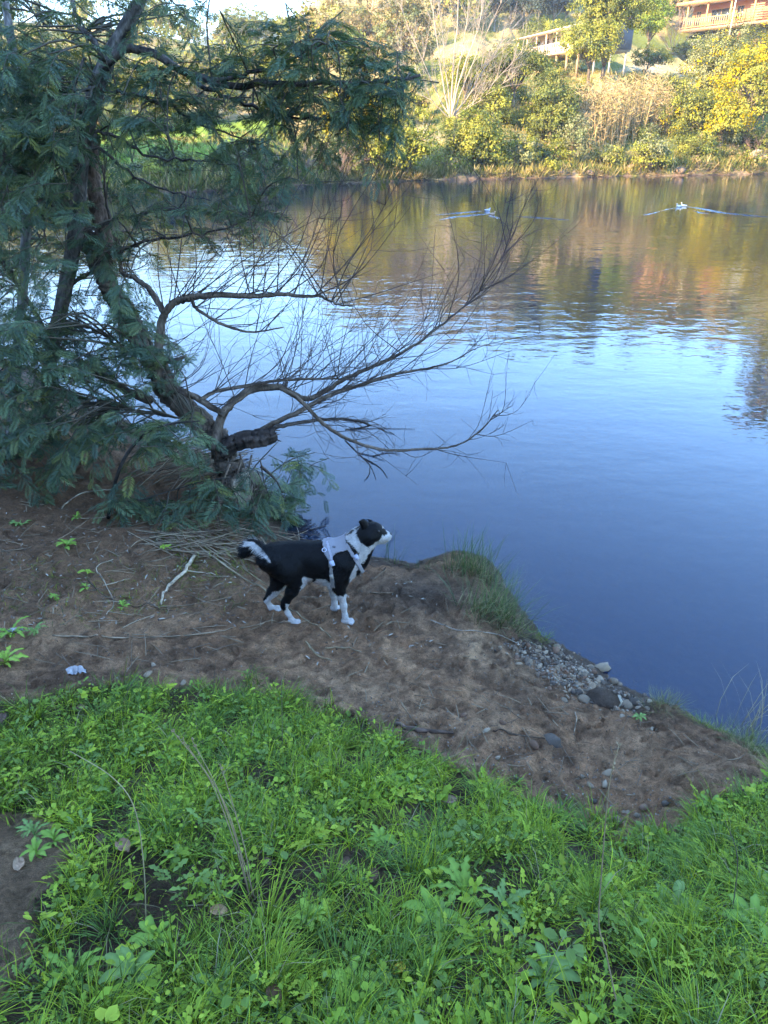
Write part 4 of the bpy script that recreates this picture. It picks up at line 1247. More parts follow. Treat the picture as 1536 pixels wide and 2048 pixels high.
# normals
def vnormals(V, Q):
    n_ = np.cross(V[Q[:, 2]] - V[Q[:, 0]], V[Q[:, 3]] - V[Q[:, 1]])
    N_ = np.zeros_like(V)
    for k_ in range(4): np.add.at(N_, Q[:, k_], n_)
    return norm(N_)
NV = vnormals(V, Q)
if (NV * (V - V.mean(0))).sum() < 0: NV = -NV
# short coat: fine hairs lying backwards
g = np.random.default_rng(8)
Nh = 42000
fi = g.integers(0, len(Q), Nh); wts = g.dirichlet((1, 1, 1, 1), Nh)
Ph = (V[Q[fi]] * wts[..., None]).sum(1); Nn = norm((NV[Q[fi]] * wts[..., None]).sum(1))
rx, ry = project(Ph)
tail = (rx < 530) & (ry < 1125)
flow = np.tile([-1.0, 0, -.35], (Nh, 1)); flow[ry > 1165] = [-.2, 0, -1]; flow[rx > 722] = [-1, 0, -.1]; flow[tail] = [-.8, 0, -.6]
tg = norm(flow - (flow * Nn).sum(1, keepdims=True) * Nn)
Dh = norm(tg * .9 + Nn * np.where(tail, .55, .42)[:, None] + g.normal(size=(Nh, 3)) * .18)
Lh = np.where(tail, g.uniform(.018, .040, Nh), g.uniform(.008, .020, Nh)) * np.where(rx > 735, .55, 1) * np.where(ry > 1190, .25, 1)
hv = np.array([[0, -.5, 0], [0, .5, 0], [1, 0, .05]])
a = Acc()
scatter(a, hv, [[0, 1, 2]], frames(Dh, Nn), Ph - Nn * .001 - origin, np.stack([Lh, np.full(Nh, .0016), Lh], -1), coat(Ph) * g.uniform(.6, 1.5, (Nh, 1)))
tag(a.build('fur', M_FUR, dog), kind='stuff')
# eyes and nose
M_GLOSS = bpy.data.materials.new('wet_dark'); M_GLOSS.use_nodes = True
_b = M_GLOSS.node_tree.nodes['Principled BSDF']; _b.inputs['Base Color'].default_value = (.012, .009, .008, 1); _b.inputs['Roughness'].default_value = .18
for nm, c, r_, sq in (('eye', dp(757, 1063, -.040), .0085, 1), ('eye', dp(757, 1063, .040), .0085, 1), ('nose', dp(779.5, 1068.5, 0), .0125, .9)):
    Vp, Tp = pebble(3, 1.0, .1)
    a = Acc(); a.add(Vp * 2 * r_ * [1, 1.25, sq] + c - origin, Tp, None, (.01, .01, .01)); a.build(nm, M_GLOSS, dog, True)
# harness: panels and straps cut from the body's own surface and lifted off it
M_WEB = mat_surface('harness_fabric', 0.75, 300, (0.9, 1.1), 0.3, 0.001)
def shell(name, sel, off, col, parent, thick=.004):
    f = sel[Q].all(1)
    Qf = Q[f]
    ids, inv = np.unique(Qf, return_inverse=True); Qf = inv.reshape(-1, 4)
    if not len(ids): return None
    Vo = V[ids] + NV[ids] * off; Vi = V[ids] + NV[ids] * (off - thick)
    a_ = Acc(); n_ = len(ids)
    ed = np.concatenate([Qf[:, [0, 1]], Qf[:, [1, 2]], Qf[:, [2, 3]], Qf[:, [3, 0]]])
    key = np.sort(ed, 1); _, first, cn = np.unique(key, axis=0, return_index=True, return_counts=True)
    be = ed[first[cn == 1]]
    a_.add(np.vstack([Vo, Vi]) - origin, None, np.vstack([Qf, Qf[:, ::-1] + n_, np.stack([be[:, 1], be[:, 0], be[:, 0] + n_, be[:, 1] + n_], 1)]), col)
    return a_.build(name, M_WEB, parent, True)
Vm = V.copy(); Vm[:, 1] = np.where(V[:, 1] > DY, 2 * DY - V[:, 1], V[:, 1])
hx_, hy_ = project(Vm)
torso = (hy_ < 1176) & (hx_ > 600)
def ln(x0, y0, x1, y1):     # signed px distance to a line across the flank
    L_ = math.hypot(x1 - x0, y1 - y0)
    return ((hx_ - x0) * (y1 - y0) - (hy_ - y0) * (x1 - x0)) / L_
vest = torso & in_poly(hx_, hy_, [(643, 1082), (652, 1070), (690, 1066), (697, 1100), (688, 1104), (676, 1106), (669, 1112), (664, 1124), (657, 1122), (648, 1108)])
VEST = shell('harness_vest', vest, .011, (.235, .225, .235), dog, .008)
shell('girth_strap', torso & (np.abs(ln(660, 1118, 666, 1168)) < 4.2) & (hy_ > 1116) & (hx_ < 690), .008, (.20, .18, .165), dog)
shell('chest_strap', torso & (np.abs(ln(693, 1088, 720, 1136)) < 4.6) & (hy_ > 1086) & (hy_ < 1146) & (hx_ > 684), .009, (.25, .235, .24), dog)
shell('vest_trim', torso & (np.abs(ln(655, 1090, 666, 1126)) < 4.0) & (hy_ > 1086) & (hy_ < 1126), .015, (.31, .30, .33), VEST)
def nearest(px, row):
    i_ = np.argmin(np.where(V[:, 1] < DY, (hx_ - px) ** 2 + (hy_ - row) ** 2, 1e9)); return V[i_], NV[i_]
for nm, px, row, sz, ax_, col in (('buckle', 666, 1126, (.024, .03, .012), (664, 1120, 668, 1132), (.46, .50, .62)), ('buckle', 711, 1113, (.024, .03, .012), (706, 1106, 714, 1120), (.42, .42, .5)), ('slider', 665, 1152, (.02, .024, .010), (664, 1146, 666, 1158), (.30, .27, .22))):
    p, n_ = nearest(px, row)
    d_ = norm(nearest(ax_[2], ax_[3])[0] - nearest(ax_[0], ax_[1])[0]); n_ = norm(n_ - (n_ @ d_) * d_)
    a = Acc(); box(a, p + n_ * .013 - origin, sz, col, np.array([np.cross(d_, n_), d_, n_])); a.build(nm, M_PAINT, dog)
p, n_ = nearest(650, 1102)
u_ = norm(np.cross(n_, [0, 0, 1])); v_ = np.cross(n_, u_)
th = np.linspace(0, 2 * math.pi, 15)
a = Acc(); tube(a, p + n_ * .016 - origin + .012 * (np.cos(th)[:, None] * u_ + np.sin(th)[:, None] * v_), .0022, 5, (.6, .6, .68), cap=False); a.build('lead_ring', M_PAINT, VEST, True)
p, n_ = nearest(668, 1096)
u_ = norm(np.cross(n_, [0, 0, 1])); v_ = np.cross(n_, u_)
a = Acc(); tube(a, p + n_ * .013 - origin + (np.cos(th)[:, None] * u_ * .008 + np.sin(th)[:, None] * v_ * .0045), .0016, 4, (.02, .02, .03), cap=False); a.build('badge', M_PAINT, VEST, True)
# ================================================================== THE NEAR TREES
def pw(pts, y0, y1):
    """photo polyline to world, its depth running from y0 to y1"""
    n = len(pts)
    return np.array([on_y(p[0], p[1], y0 + (y1 - y0) * i / (n - 1)) for i, p in enumerate(pts)])

# ---- bipinnate wattle frond, 1 long
def frond_template(pairs=10, g=np.random.default_rng(1)):
    V, T = [[0, -.008, 0], [0, .008, 0], [.5, 0, -.015], [1, 0, -.12]], [[0, 1, 2], [2, 1, 3]]
    tint = [.8, .8, .85, .9]
    for i in range(pairs):
        t = .10 + .86 * i / (pairs - 1)
        L = .36 * math.sin(math.pi * (.18 + .70 * t)) ** .8 + .03
        for s in (-1, 1):
            a = R(58 - 22 * t + g.uniform(-6, 6)) * s
            d = np.array([math.cos(a), math.sin(a), g.uniform(-.28, .06)])
            n = np.array([-math.sin(a), math.cos(a), 0]) * .030
            b = np.array([t, 0, -.12 * t * t])
            k = len(V)
            V += [b, b + d * L * .5 + n, b + d * L + [0, 0, -.03], b + d * L * .5 - n]
            T += [[k, k + 1, k + 2], [k, k + 2, k + 3]]
            tint += [.8, 1.0, 1.15, 1.0]
    return np.array(V, float), np.array(T), np.array(tint)
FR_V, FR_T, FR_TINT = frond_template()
FPAL = np.array([(.085, .13, .072), (.066, .11, .07), (.105, .152, .076), (.076, .118, .082), (.13, .16, .07)])

def spray(af, at, base, d0, L, n, g, size, bright=1.0, wood=(.10, .085, .06)):
    """one drooping branchlet set with fronds on alternate sides"""
    d0 = norm(d0)
    side = norm(np.cross(d0, [0, 0, 1]) + 1e-4)
    P = catmull([base, base + d0 * L * .5 + [0, 0, -.04 * L], base + d0 * L + np.array([0, 0, -.35 * L])], 7)
    tube(at, P, [.0045, .0015], 3, wood, cap=False)
    t = np.linspace(.08, 1, n)
    Pp = np.stack([np.interp(t, np.linspace(0, 1, 7), P[:, i]) for i in range(3)], -1)
    tan = norm(np.gradient(Pp, axis=0))
    sg = np.where(np.arange(n) % 2 == 0, 1, -1)[:, None]
    D = norm(tan * g.uniform(.25, .9, (n, 1)) + side * sg * g.uniform(.5, 1.1, (n, 1)) + g.normal(size=(n, 3)) * .22 + np.array([0, 0, -.30]))
    U = norm(np.array([0, 0, 1.0]) + g.normal(size=(n, 3)) * .45)
    C = FPAL[g.integers(0, 5, n)] * g.uniform(.75, 1.3, (n, 1)) * bright
    young = g.random(n) < .06
    C[young] = np.array([.17, .18, .05]) * g.uniform(.8, 1.1, (young.sum(), 1))
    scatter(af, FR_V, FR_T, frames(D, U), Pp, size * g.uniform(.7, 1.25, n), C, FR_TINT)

def poly_points(poly, n, g):
    P = np.array(poly, float); lo, hi = P.min(0), P.max(0)
    out = []
    while len(out) < n:
        q = g.uniform(lo, hi, (n * 3, 2))
        out += list(q[in_poly(q[:, 0], q[:, 1], poly)])
    return np.array(out[:n])

def leafy(af, at, limbs, regions, g, wood=(.09, .075, .055), reach=1.3):
    LP = np.concatenate(limbs)
    for poly, n, ya, yb, size, nf in regions:
        pts = poly_points(poly, n, g)
        for q in pts:
            y = g.uniform(ya, yb)
            c = on_y(q[0], q[1], y)
            dist = np.linalg.norm(LP - c, axis=1)
            j = int(np.argmin(dist + .35 * np.maximum(0, LP[:, 2] - c[2] - .5)))
            s = LP[j]
            out_d = norm(c - s + g.normal(size=3) * .25 + [0, 0, .12])
            L = g.uniform(.26, .5)
            base = c - out_d * L * .45
            if dist[j] > .25:
                m_ = s * .5 + base * .5 + g.normal(size=3) * .06 * dist[j] + [0, 0, .10 * dist[j]]
                tube(at, catmull([s, m_, base], 7), [min(.013, .005 + .006 * dist[j]), .004], 4, wood, cap=False)
            spray(af, at, base, out_d, L, nf, g, size)

g = np.random.default_rng(17)
wat = thing('wattle_tree', 'feathery dark green wattle with slender grey trunk overhanging the near bank at left', 'tree', on_ground(108, 905))
wo = np.array(wat.location)
T1 = pw([(112, 905), (96, 800), (104, 700), (126, 600), (150, 470), (160, 340), (178, 240), (202, 150), (232, 90), (270, 20), (320, -90)], 5.85, 5.5)
T1[0][2] = wo[2] - .1
T4 = pw([(14, 960), (36, 700), (52, 480), (56, 250), (38, 170), (16, 40), (0, -60)], 5.6, 6.2)
lim_px = [([(206, 140), (258, 98), (330, 120), (425, 165), (525, 165), (640, 166), (750, 165), (836, 150)], 5.55, 5.2, .030),
          ([(425, 165), (500, 150), (560, 130), (620, 100), (670, 84)], 5.4, 5.1, .014), ([(330, 120), (420, 180), (500, 210), (590, 235), (690, 240)], 5.5, 5.6, .016),
          ([(208, 118), (182, 75), (156, 47), (146, 0), (140, -60)], 5.55, 5.9, .022), ([(178, 240), (150, 180), (165, 120), (176, 60)], 5.6, 6.0, .014),
          ([(168, 296), (210, 302), (262, 348), (330, 380), (420, 400)], 5.6, 5.9, .014), ([(190, 264), (240, 276), (300, 312), (390, 322), (480, 330)], 5.6, 6.1, .013),
          ([(200, 180), (270, 190), (340, 215), (430, 260), (520, 290)], 5.55, 5.7, .014), ([(150, 455), (84, 385), (0, 300), (-70, 240)], 5.7, 5.5, .022),
          ([(162, 330), (92, 252), (20, 182), (-50, 130)], 5.65, 5.9, .020), ([(108, 700), (60, 610), (0, 520), (-70, 460)], 5.8, 5.5, .022), ([(122, 640), (190, 660), (250, 700), (310, 720)], 5.75, 5.4, .014),
          ([(100, 760), (160, 800), (230, 810), (320, 830), (400, 840)], 5.8, 4.9, .018), ([(98, 830), (40, 790), (-30, 760)], 5.8, 5.3, .016), ([(130, 580), (210, 520), (300, 480), (400, 470), (500, 440)], 5.75, 5.5, .015),
          ([(150, 470), (230, 440), (330, 420), (440, 425), (530, 430)], 5.7, 5.9, .013), ([(100, 860), (60, 900), (0, 920)], 5.8, 5.2, .014)]
a = Acc()
tube(a, catmull(T1, 60) - wo, [.066, .056, .054, .056, .055, .052, .046, .034], 14, (.135, .118, .105), .10, 2)
trunk = a.build('trunk', M_BARK, wat, True)
a = Acc(); tube(a, catmull(T4, 40) - wo, [.04, .036, .032, .022], 10, (.21, .19, .175), .10, 5); a.build('trunk', M_BARK, wat, True)
LIMBS = [catmull(T1, 60), catmull(T4, 40)]
for pts, y0, y1, r_ in lim_px:
    P = catmull(pw(pts, y0, y1), 26); P += g.normal(size=P.shape) * .008
    LIMBS.append(P)
    a = Acc(); tube(a, P - wo, [r_, r_ * .75, r_ * .3], 7, (.085, .07, .06), .10, 3); a.build('limb', M_BARK, wat, True)
REG = [  # outline in the photo, sprays, depth range, frond length, fronds per spray
    ([(-60, 60), (150, 100), (160, 300), (120, 420), (130, 620), (90, 900), (-60, 960)], 215, 4.8, 6.6, .105, 15),
    ([(-40, 100), (130, 150), (150, 330), (-40, 380)], 34, 5.0, 6.2, .125, 15),
    ([(-40, -40), (420, -40), (400, 60), (200, 110), (-40, 110)], 62, 5.2, 7.0, .10, 10),
    ([(150, 110), (330, 80), (420, 130), (400, 260), (230, 250), (170, 200)], 34, 5.2, 6.3, .115, 13),
    ([(560, 60), (660, 30), (760, 90), (850, 140), (800, 250), (700, 280), (570, 260), (520, 160)], 84, 4.9, 5.8, .105, 15),
    ([(380, 60), (580, 40), (600, 250), (480, 290), (390, 220)], 32, 5.0, 6.0, .115, 13),
    ([(200, 250), (520, 270), (680, 270), (560, 400), (360, 420), (200, 400)], 34, 5.2, 6.4, .11, 12),
    ([(150, 400), (300, 400), (540, 410), (530, 500), (320, 500), (200, 560)], 32, 5.0, 6.2, .11, 13),
    ([(130, 560), (300, 560), (330, 700), (420, 700), (380, 760), (200, 780), (120, 700)], 66, 4.8, 6.2, .10, 14),
    ([(-60, 620), (150, 640), (220, 760), (330, 800), (400, 840), (330, 880), (150, 900), (120, 960), (-60, 970)], 135, 4.4, 5.8, .105, 14),
]
af, at = Acc(), Acc()
leafy(af, at, LIMBS, REG, g)
for A_ in (af, at):
    for i in range(len(A_.V)): A_.V[i] = A_.V[i] - wo
tag(at.build('twigs', M_TWIG, wat, True), kind='stuff')
tag(af.build('crown', M_FROND, wat), kind='stuff')

# sapling of the same kind in front, with hanging fronds
b = on_ground(216, 1036)
sap = thing('wattle_sapling', 'thin dark wattle sapling leaning right with low hanging fronds', 'sapling', b)
so = np.array(sap.location)
S1 = pw([(216, 1036), (228, 975), (250, 915), (290, 868), (340, 848), (400, 842)], b[1], b[1] - .1); S1[0] = b
S2 = pw([(222, 1005), (280, 1000), (330, 985), (420, 960), (500, 955)], b[1], b[1] + .15)
a = Acc(); tube(a, catmull(S1, 22) - so, [.014, .011, .004], 7, (.05, .042, .036), .1, 2); a.build('stem', M_BARK, sap, True)
a = Acc(); tube(a, catmull(S2, 18) - so, [.007, .003], 6, (.06, .05, .04)); a.build('stem', M_BARK, sap, True)
af, at = Acc(), Acc()
leafy(af, at, [catmull(S1, 22), catmull(S2, 18)], [([(235, 960), (340, 970), (350, 1050), (270, 1060), (240, 1020)], 9, b[1] - .25, b[1] + .1, .14, 12), ([(280, 840), (420, 850), (420, 900), (300, 900)], 9, b[1] - .2, b[1] + .2, .12, 12), ([(380, 940), (520, 960), (520, 1040), (400, 1040)], 14, b[1] - .1, b[1] + .3, .13, 12)], g)
for A_ in (af, at):
    for i in range(len(A_.V)): A_.V[i] = A_.V[i] - so
tag(at.build('twigs', M_TWIG, sap, True), kind='stuff')
tag(af.build('fronds', M_FROND, sap), kind='stuff')

# wattle shoots hanging over the water right of the stump
b = on_ground(505, 1010)
sh = thing('wattle_shoot', 'young wattle shoots growing right of the stump over the water', 'shoots', b)
so = np.array(b)
st = [pw(p, b[1] - .02, b[1] + dy) for p, dy in (([(505, 1010), (530, 960), (580, 920), (630, 905)], .3), ([(505, 1010), (540, 985), (570, 985), (600, 1000)], .1), ([(505, 1010), (520, 1020), (545, 1030)], 0), ([(505, 1010), (500, 950), (540, 900), (560, 880)], .3))]
a = Acc()
for P in st: tube(a, catmull(P, 12) - so, [.008, .003], 5, (.08, .07, .05))
a.build('stem', M_TWIG, sh, True)
af, at = Acc(), Acc()
leafy(af, at, [catmull(P, 12) for P in st], [([(500, 940), (560, 930), (600, 1000), (580, 1040), (500, 1050), (480, 1000)], 20, b[1] - .15, b[1] + .25, .12, 12), ([(560, 900), (650, 910), (650, 940), (570, 950)], 8, b[1] + .1, b[1] + .4, .11, 9)], g)
for A_ in (af, at):
    for i in range(len(A_.V)): A_.V[i] = A_.V[i] - so
    for i in range(len(A_.C)): A_.C[i] = A_.C[i] * 1.15
tag(at.build('twigs', M_TWIG, sh, True), kind='stuff')
tag(af.build('fronds', M_FROND, sh), kind='stuff')

# ---- the old willow: leaning rough trunk, broken log, bare branches over the water
wb = on_ground(470, 1000)
wil = thing('willow_tree', 'old leaning willow with rough bark and bare branches reaching over the river', 'tree', wb)
wo = np.array(wil.location)
WY = wb[1]
BK = (.125, .092, .068)
def part(name, pts, y0, y1, rad, sides=9, col=BK, rough=.09, n=None, seed=1, bark=9.0, ends=None):
    P = pw(pts, y0, y1)
    if ends is not None: P[0] = ends
    P = catmull(P, n or 6 * len(pts)); P[1:-1] += g.normal(size=(len(P) - 2, 3)) * min(.008, rad[0] * .10)
    a = Acc(); tube(a, P - wo, rad, sides, col, rough, seed, bark=bark); a.build(name, M_BARK, wil, True)
    return P
part('trunk', [(482, 1012), (462, 950), (440, 890), (405, 850), (350, 800), (318, 752), (284, 690), (252, 630), (222, 580), (196, 520), (160, 455), (110, 405), (40, 345), (-40, 300)], WY, 6.2, [.12, .095, .088, .082, .078, .075, .075, .072, .068, .06], 26, BK, .26, 150, 7, 5)
part('trunk', [(208, 548), (206, 470), (192, 400), (186, 330), (190, 270)], 5.75, 6.2, [.06, .06, .05, .04], 12, (.17, .11, .08), .2, 36, 9, 7)
part('log', [(440, 905), (480, 884), (520, 876), (548, 868)], WY + .05, WY + .22, [.06, .07, .072, .055], 22, (.05, .038, .032), .26, 30, 4, 3)
for q in range(14):
    s_ = on_y(544 + g.normal() * 3, 869 + np.clip(g.normal(), -1.3, 1.3) * 7, WY + .21 + g.normal() * .025)
    part_ = Acc(); tube(part_, np.array([s_ - [.10, 0, 0], s_ - [.02, 0, 0], s_ + [g.uniform(.01, .06), g.normal() * .02, g.normal() * .03]]) - wo, [.014, .010, .003], 5, (.11, .085, .065)); part_.build('splinter', M_BARK, wil, True)
part('root', [(470, 960), (490, 1000), (505, 1035), (520, 1062)], WY - .05, WY - .15, [.10, .085, .05, .03], 12, (.26, .20, .14), .30, 26, 12, 5)
part('root', [(455, 960), (440, 1000), (425, 1030)], WY, WY - .2, [.08, .06, .03], 10, (.16, .12, .09), .28, 20, 13, 5)
part('root', [(480, 950), (515, 975), (540, 1010)], WY + .05, WY + .05, [.07, .06, .03], 10, (.13, .10, .075), .28, 20, 14, 5)
for q in range(30):                       # a curtain of fine roots round the foot
    x0 = g.uniform(440, 530); y0 = g.uniform(905, 985); x1 = x0 + g.normal() * 22 + (x0 - 480) * .5; y1 = y0 + g.uniform(25, 90)
    yy = WY + g.uniform(-.16, .12)
    P = catmull([on_y(x0, y0, yy), on_y((x0 + x1) / 2 + g.normal() * 6, (y0 + y1) / 2, yy - .03), on_y(x1, y1, yy - .05)], 8)
    a = Acc(); tube(a, P - wo, [g.uniform(.004, .014), .003], 5, np.array((.13, .095, .07)) * g.uniform(.4, 1.4), .1, q, bark=12); a.build('root', M_BARK, wil, True)
BR = []
BR.append(part('branch', [(318, 770), (316, 720), (322, 660), (328, 622)], 5.25, 5.35, [0.0390, 0.0328, 0.0281], 9, seed=21))
BR.append(part('branch', [(328, 625), (352, 604), (385, 594), (440, 589), (500, 592), (560, 588), (600, 592), (640, 592), (668, 606), (706, 612)], 5.35, 5.1, [0.0281, 0.0265, 0.0203, 0.0140, 0.0094, 0.0062], 9, seed=22))
BR.append(part('branch', [(328, 625), (300, 580), (270, 556), (245, 545), (236, 500), (214, 410), (206, 330)], 5.35, 5.7, [0.0234, 0.0187, 0.0140, 0.0078], 8, seed=23))
BR.append(part('branch', [(384, 596), (392, 616), (440, 646), (500, 664), (566, 655)], 5.3, 5.0, [0.0140, 0.0109, 0.0047], 7, seed=24))
BR.append(part('branch', [(430, 900), (440, 840), (470, 800), (510, 778), (560, 776), (610, 798), (650, 782), (700, 752), (768, 724), (830, 690), (880, 652), (920, 620), (960, 580), (1000, 520), (1036, 452)], 5.05, 6.1, [.036, .031, .026, .020, .014, .009, .005, .002], 9, n=70, seed=25))
BR.append(part('branch', [(505, 872), (545, 848), (600, 822), (660, 790), (720, 770), (790, 748), (870, 734), (930, 712)], 5.15, 5.7, [0.0234, 0.0203, 0.0140, 0.0047], 8, seed=26))
BR.append(part('branch', [(560, 776), (600, 800), (650, 850), (700, 880), (770, 900), (850, 898), (910, 892), (960, 862), (996, 820)], 5.1, 5.3, [0.0172, 0.0140, 0.0094, 0.0039], 8, seed=27))
BR.append(part('branch', [(320, 700), (350, 770), (400, 800), (450, 830)], 5.3, 5.1, [0.0234, 0.0273, 0.0234], 8, seed=28))
BR.append(part('branch', [(400, 800), (430, 784), (500, 770), (570, 760), (640, 758), (720, 758)], 5.15, 5.4, [0.0172, 0.0125, 0.0047], 8, seed=29))
BR.append(part('branch', [(545, 856), (600, 845), (680, 838), (740, 850), (690, 860)], 5.2, 5.5, [0.0172, 0.0125, 0.0047], 7, col=(.07, .055, .045), seed=30))
BR.append(part('branch', [(300, 800), (250, 780), (200, 750), (150, 715), (100, 690), (20, 620)], 5.3, 5.9, [0.0390, 0.0312, 0.0234, 0.0109], 8, seed=31))
BR.append(part('branch', [(322, 716), (346, 722), (372, 712)], 5.3, 5.1, [0.0234, 0.0203, 0.0109], 7, col=(.22, .18, .15), seed=32))
BR.append(part('branch', [(232, 830), (200, 800), (240, 850), (300, 880)], 5.4, 5.2, [0.0234, 0.0234, 0.0156], 7, seed=33))
at = Acc()
TW = (.10, .074, .062)
def twigs(P, n, L0, L1, up, sub=4, rightward=.25, f0=.15, rad=.0042):
    tan = norm(np.gradient(P, axis=0))
    for _ in range(n):
        i = int(g.uniform(f0, 1) * (len(P) - 1))
        s = P[i]
        d = norm(tan[i] * g.uniform(.0, .9) + np.array([rightward + g.normal() * .5, g.normal() * .5, up * g.uniform(.2, 1.4)]))
        L = g.uniform(L0, L1)
        bend = norm(d + [0, 0, .5 * up] + g.normal(size=3) * .6)
        Pq = catmull([s, s + d * L * .4 + g.normal(size=3) * .02, s + d * L * .55 + bend * L * .45], 8)
        tube(at, Pq - wo, [rad, rad * .6, .0012], 4, TW, cap=False)
        for _ in range(sub):
            j = int(g.integers(2, 8)); s2 = Pq[j]
            d2 = norm(norm(Pq[min(j + 1, 7)] - Pq[j - 1]) * .8 + g.normal(size=3) * .75 + [.1, 0, .15 * up])
            L2 = L * g.uniform(.2, .5)
            tube(at, catmull([s2, s2 + d2 * L2 * .5 + g.normal(size=3) * .012, s2 + d2 * L2 + [0, 0, .08 * L2]], 5) - wo, [rad * .45, .0009], 3, TW, cap=False)
twigs(BR[1], 40, .5, 1.5, 1.1, 5, .2, 0, .005)
twigs(BR[2], 12, .4, 1.0, .6, 4, .4)
twigs(BR[3], 12, .3, .8, .7, 4, .3)
twigs(BR[4], 60, .35, 1.2, .9, 5, .3)
twigs(BR[5], 30, .3, .9, .5, 5, .45)
twigs(BR[6], 20, .25, .7, .1, 5, .3)
twigs(BR[8], 24, .3, 1.0, .7, 5, .4)
twigs(BR[9], 12, .2, .6, -.2, 4, .4)
twigs(BR[10], 14, .3, .8, .3, 4, -.2)
twigs(BR[7], 14, .3, .9, .8, 4, .4)
twigs(BR[0], 6, .3, .8, .6, 4, .5)
tag(at.build('twigs', M_TWIG, wil, True), kind='stuff')

# ---- debris of dry reeds caught around the willow's foot, and litter over the ground
ad = Acc()
def straws(poly, n, L0, L1, lift, g, col=((.25, .18, .115), (.31, .235, .15), (.18, .125, .08), (.14, .095, .065)), ang=None, rad=.0035):
    pts = poly_points(poly, n, g)
    col = np.array(col)
    for q in pts:
        p = on_ground(q[0], q[1])
        L = g.uniform(L0, L1); th = g.uniform(0, math.pi) if ang is None else g.normal(ang[0], ang[1])
        d = np.array([math.cos(th), math.sin(th), g.normal() * .12 + lift])
        e = p + d * L * .5; s = p - d * L * .5
        zs, ze = float(ground(s[0], s[1])), float(ground(e[0], e[1]))
        s[2] = max(s[2], zs) + .004; e[2] = max(e[2], ze) + .004
        m_ = (s + e) / 2 + g.normal(size=3) * [.03 * L, .03 * L, 0]; m_[2] = max((s[2] + e[2]) / 2, float(ground(m_[0], m_[1])) + .004)
        tube(ad, catmull([s, m_, e], 5), rad * g.uniform(.5, 1.3), 4, col[g.integers(0, len(col))] * g.uniform(.8, 1.15), cap=False)
straws([(300, 900), (380, 890), (470, 900), (480, 960), (400, 970), (310, 950)], 200, .2, .6, .35, g, ang=(.6, .45))
straws([(300, 1030), (560, 1060), (760, 1120), (600, 1130), (420, 1120), (300, 1090)], 240, .08, .5, 0, g, ang=(-.15, .5))
straws([(0, 1000), (420, 1000), (700, 1130), (640, 1280), (300, 1340), (0, 1340)], 240, .04, .22, 0, g, rad=.0022)
straws([(640, 1130), (900, 1150), (900, 1300), (1250, 1420), (1500, 1520), (1200, 1620), (700, 1420)], 130, .03, .13, 0, g, rad=.0020)
tag(ad.build('reed_litter', M_TWIG), 'dry reed stems and twig litter strewn over the bank', 'litter', None, 'stuff')
# ================================================================== GRASS AND WEEDS OF THE NEAR BANK
g = np.random.default_rng(23)
def blade_template(bend, seg=3):
    V, T = [], []
    for i in range(seg):
        t = i / seg; w = .5 * (1 - .55 * t)
        z = bend * t * t
        V += [[t, -w, z], [t, w, z]]
    V.append([1 - .25 * abs(bend), 0, bend])
    for i in range(seg - 1):
        k = 2 * i; T += [[k, k + 1, k + 3], [k, k + 3, k + 2]]
    T.append([2 * seg - 2, 2 * seg - 1, 2 * seg])
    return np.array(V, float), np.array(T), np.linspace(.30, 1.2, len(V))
BLADES = [blade_template(b) for b in (.12, .3, .5, .75, 1.0)]

def blades(acc, P, lean, L, W, C, g, kinds=(0, 5)):
    """P roots; lean (N,3) growth direction; each blade bends over along its lean"""
    N = len(P)
    kind = g.integers(kinds[0], kinds[1], N)
    horiz = norm(lean * [1, 1, 0] + g.normal(size=(N, 3)) * [.2, .2, 0] + 1e-6)
    for q in range(5):
        s_ = kind == q
        if not s_.any(): continue
        tv, tt, ti = BLADES[q]
        F = frames(lean[s_], horiz[s_] - np.array([0, 0, .35]))
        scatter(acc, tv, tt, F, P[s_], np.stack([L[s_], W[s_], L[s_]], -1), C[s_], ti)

GP = np.array([(.22, .31, .024), (.15, .23, .02), (.29, .38, .028), (.085, .155, .03), (.40, .46, .035), (.06, .11, .022)])

def grass_spots(n, seed):
    g = np.random.default_rng(seed)
    out = []
    while sum(map(len, out)) < n:
        x = g.uniform(-3.0, 3.0, n * 2); y = g.uniform(.35, 3.3, n * 2)
        z = ground(x, y); px, row = project(np.stack([x, y, z], -1))
        j = 26 * fbm(x * 9, y * 9, None, 3, 44)
        ok = in_poly(px, row + j, GRASS_POLY) & ~in_poly(px + j, row + j, BARE_POLY) & (px > -120) & (px < 1660) & (row < 2260)
        dens = sstep(-.6, .3, fbm(x * 6.4, y * 6.4, None, 4, 45, .7))
        ok &= g.random(n * 2) < (.10 + .90 * dens)
        out.append(np.stack([x, y, z], -1)[ok])
    return np.concatenate(out)[:n]

ag = Acc()
P = grass_spots(31000, 1); N = len(P)
lean = norm(np.stack([g.normal(size=N) * .45 + .12, g.normal(size=N) * .45, np.ones(N)], -1))
L = g.gamma(4, .0140, N) + .015
tone = fbm(P[:, 0] * 3, P[:, 1] * 3, None, 3, 46)
C = GP[g.integers(0, 6, N)] * g.uniform(.7, 1.3, (N, 1)) * np.clip(1 + .5 * tone[:, None], .45, 1.6)
dead = g.random(N) < .035 + .35 * np.exp(-((P[:, 0] + .33) / .16) ** 2 - ((P[:, 1] - 1.22) / .14) ** 2)
C[dead] = np.array([.34, .28, .15]) * g.uniform(.6, 1.1, (dead.sum(), 1))
blades(ag, P, lean, L, g.uniform(.0016, .0034, N), C, g)
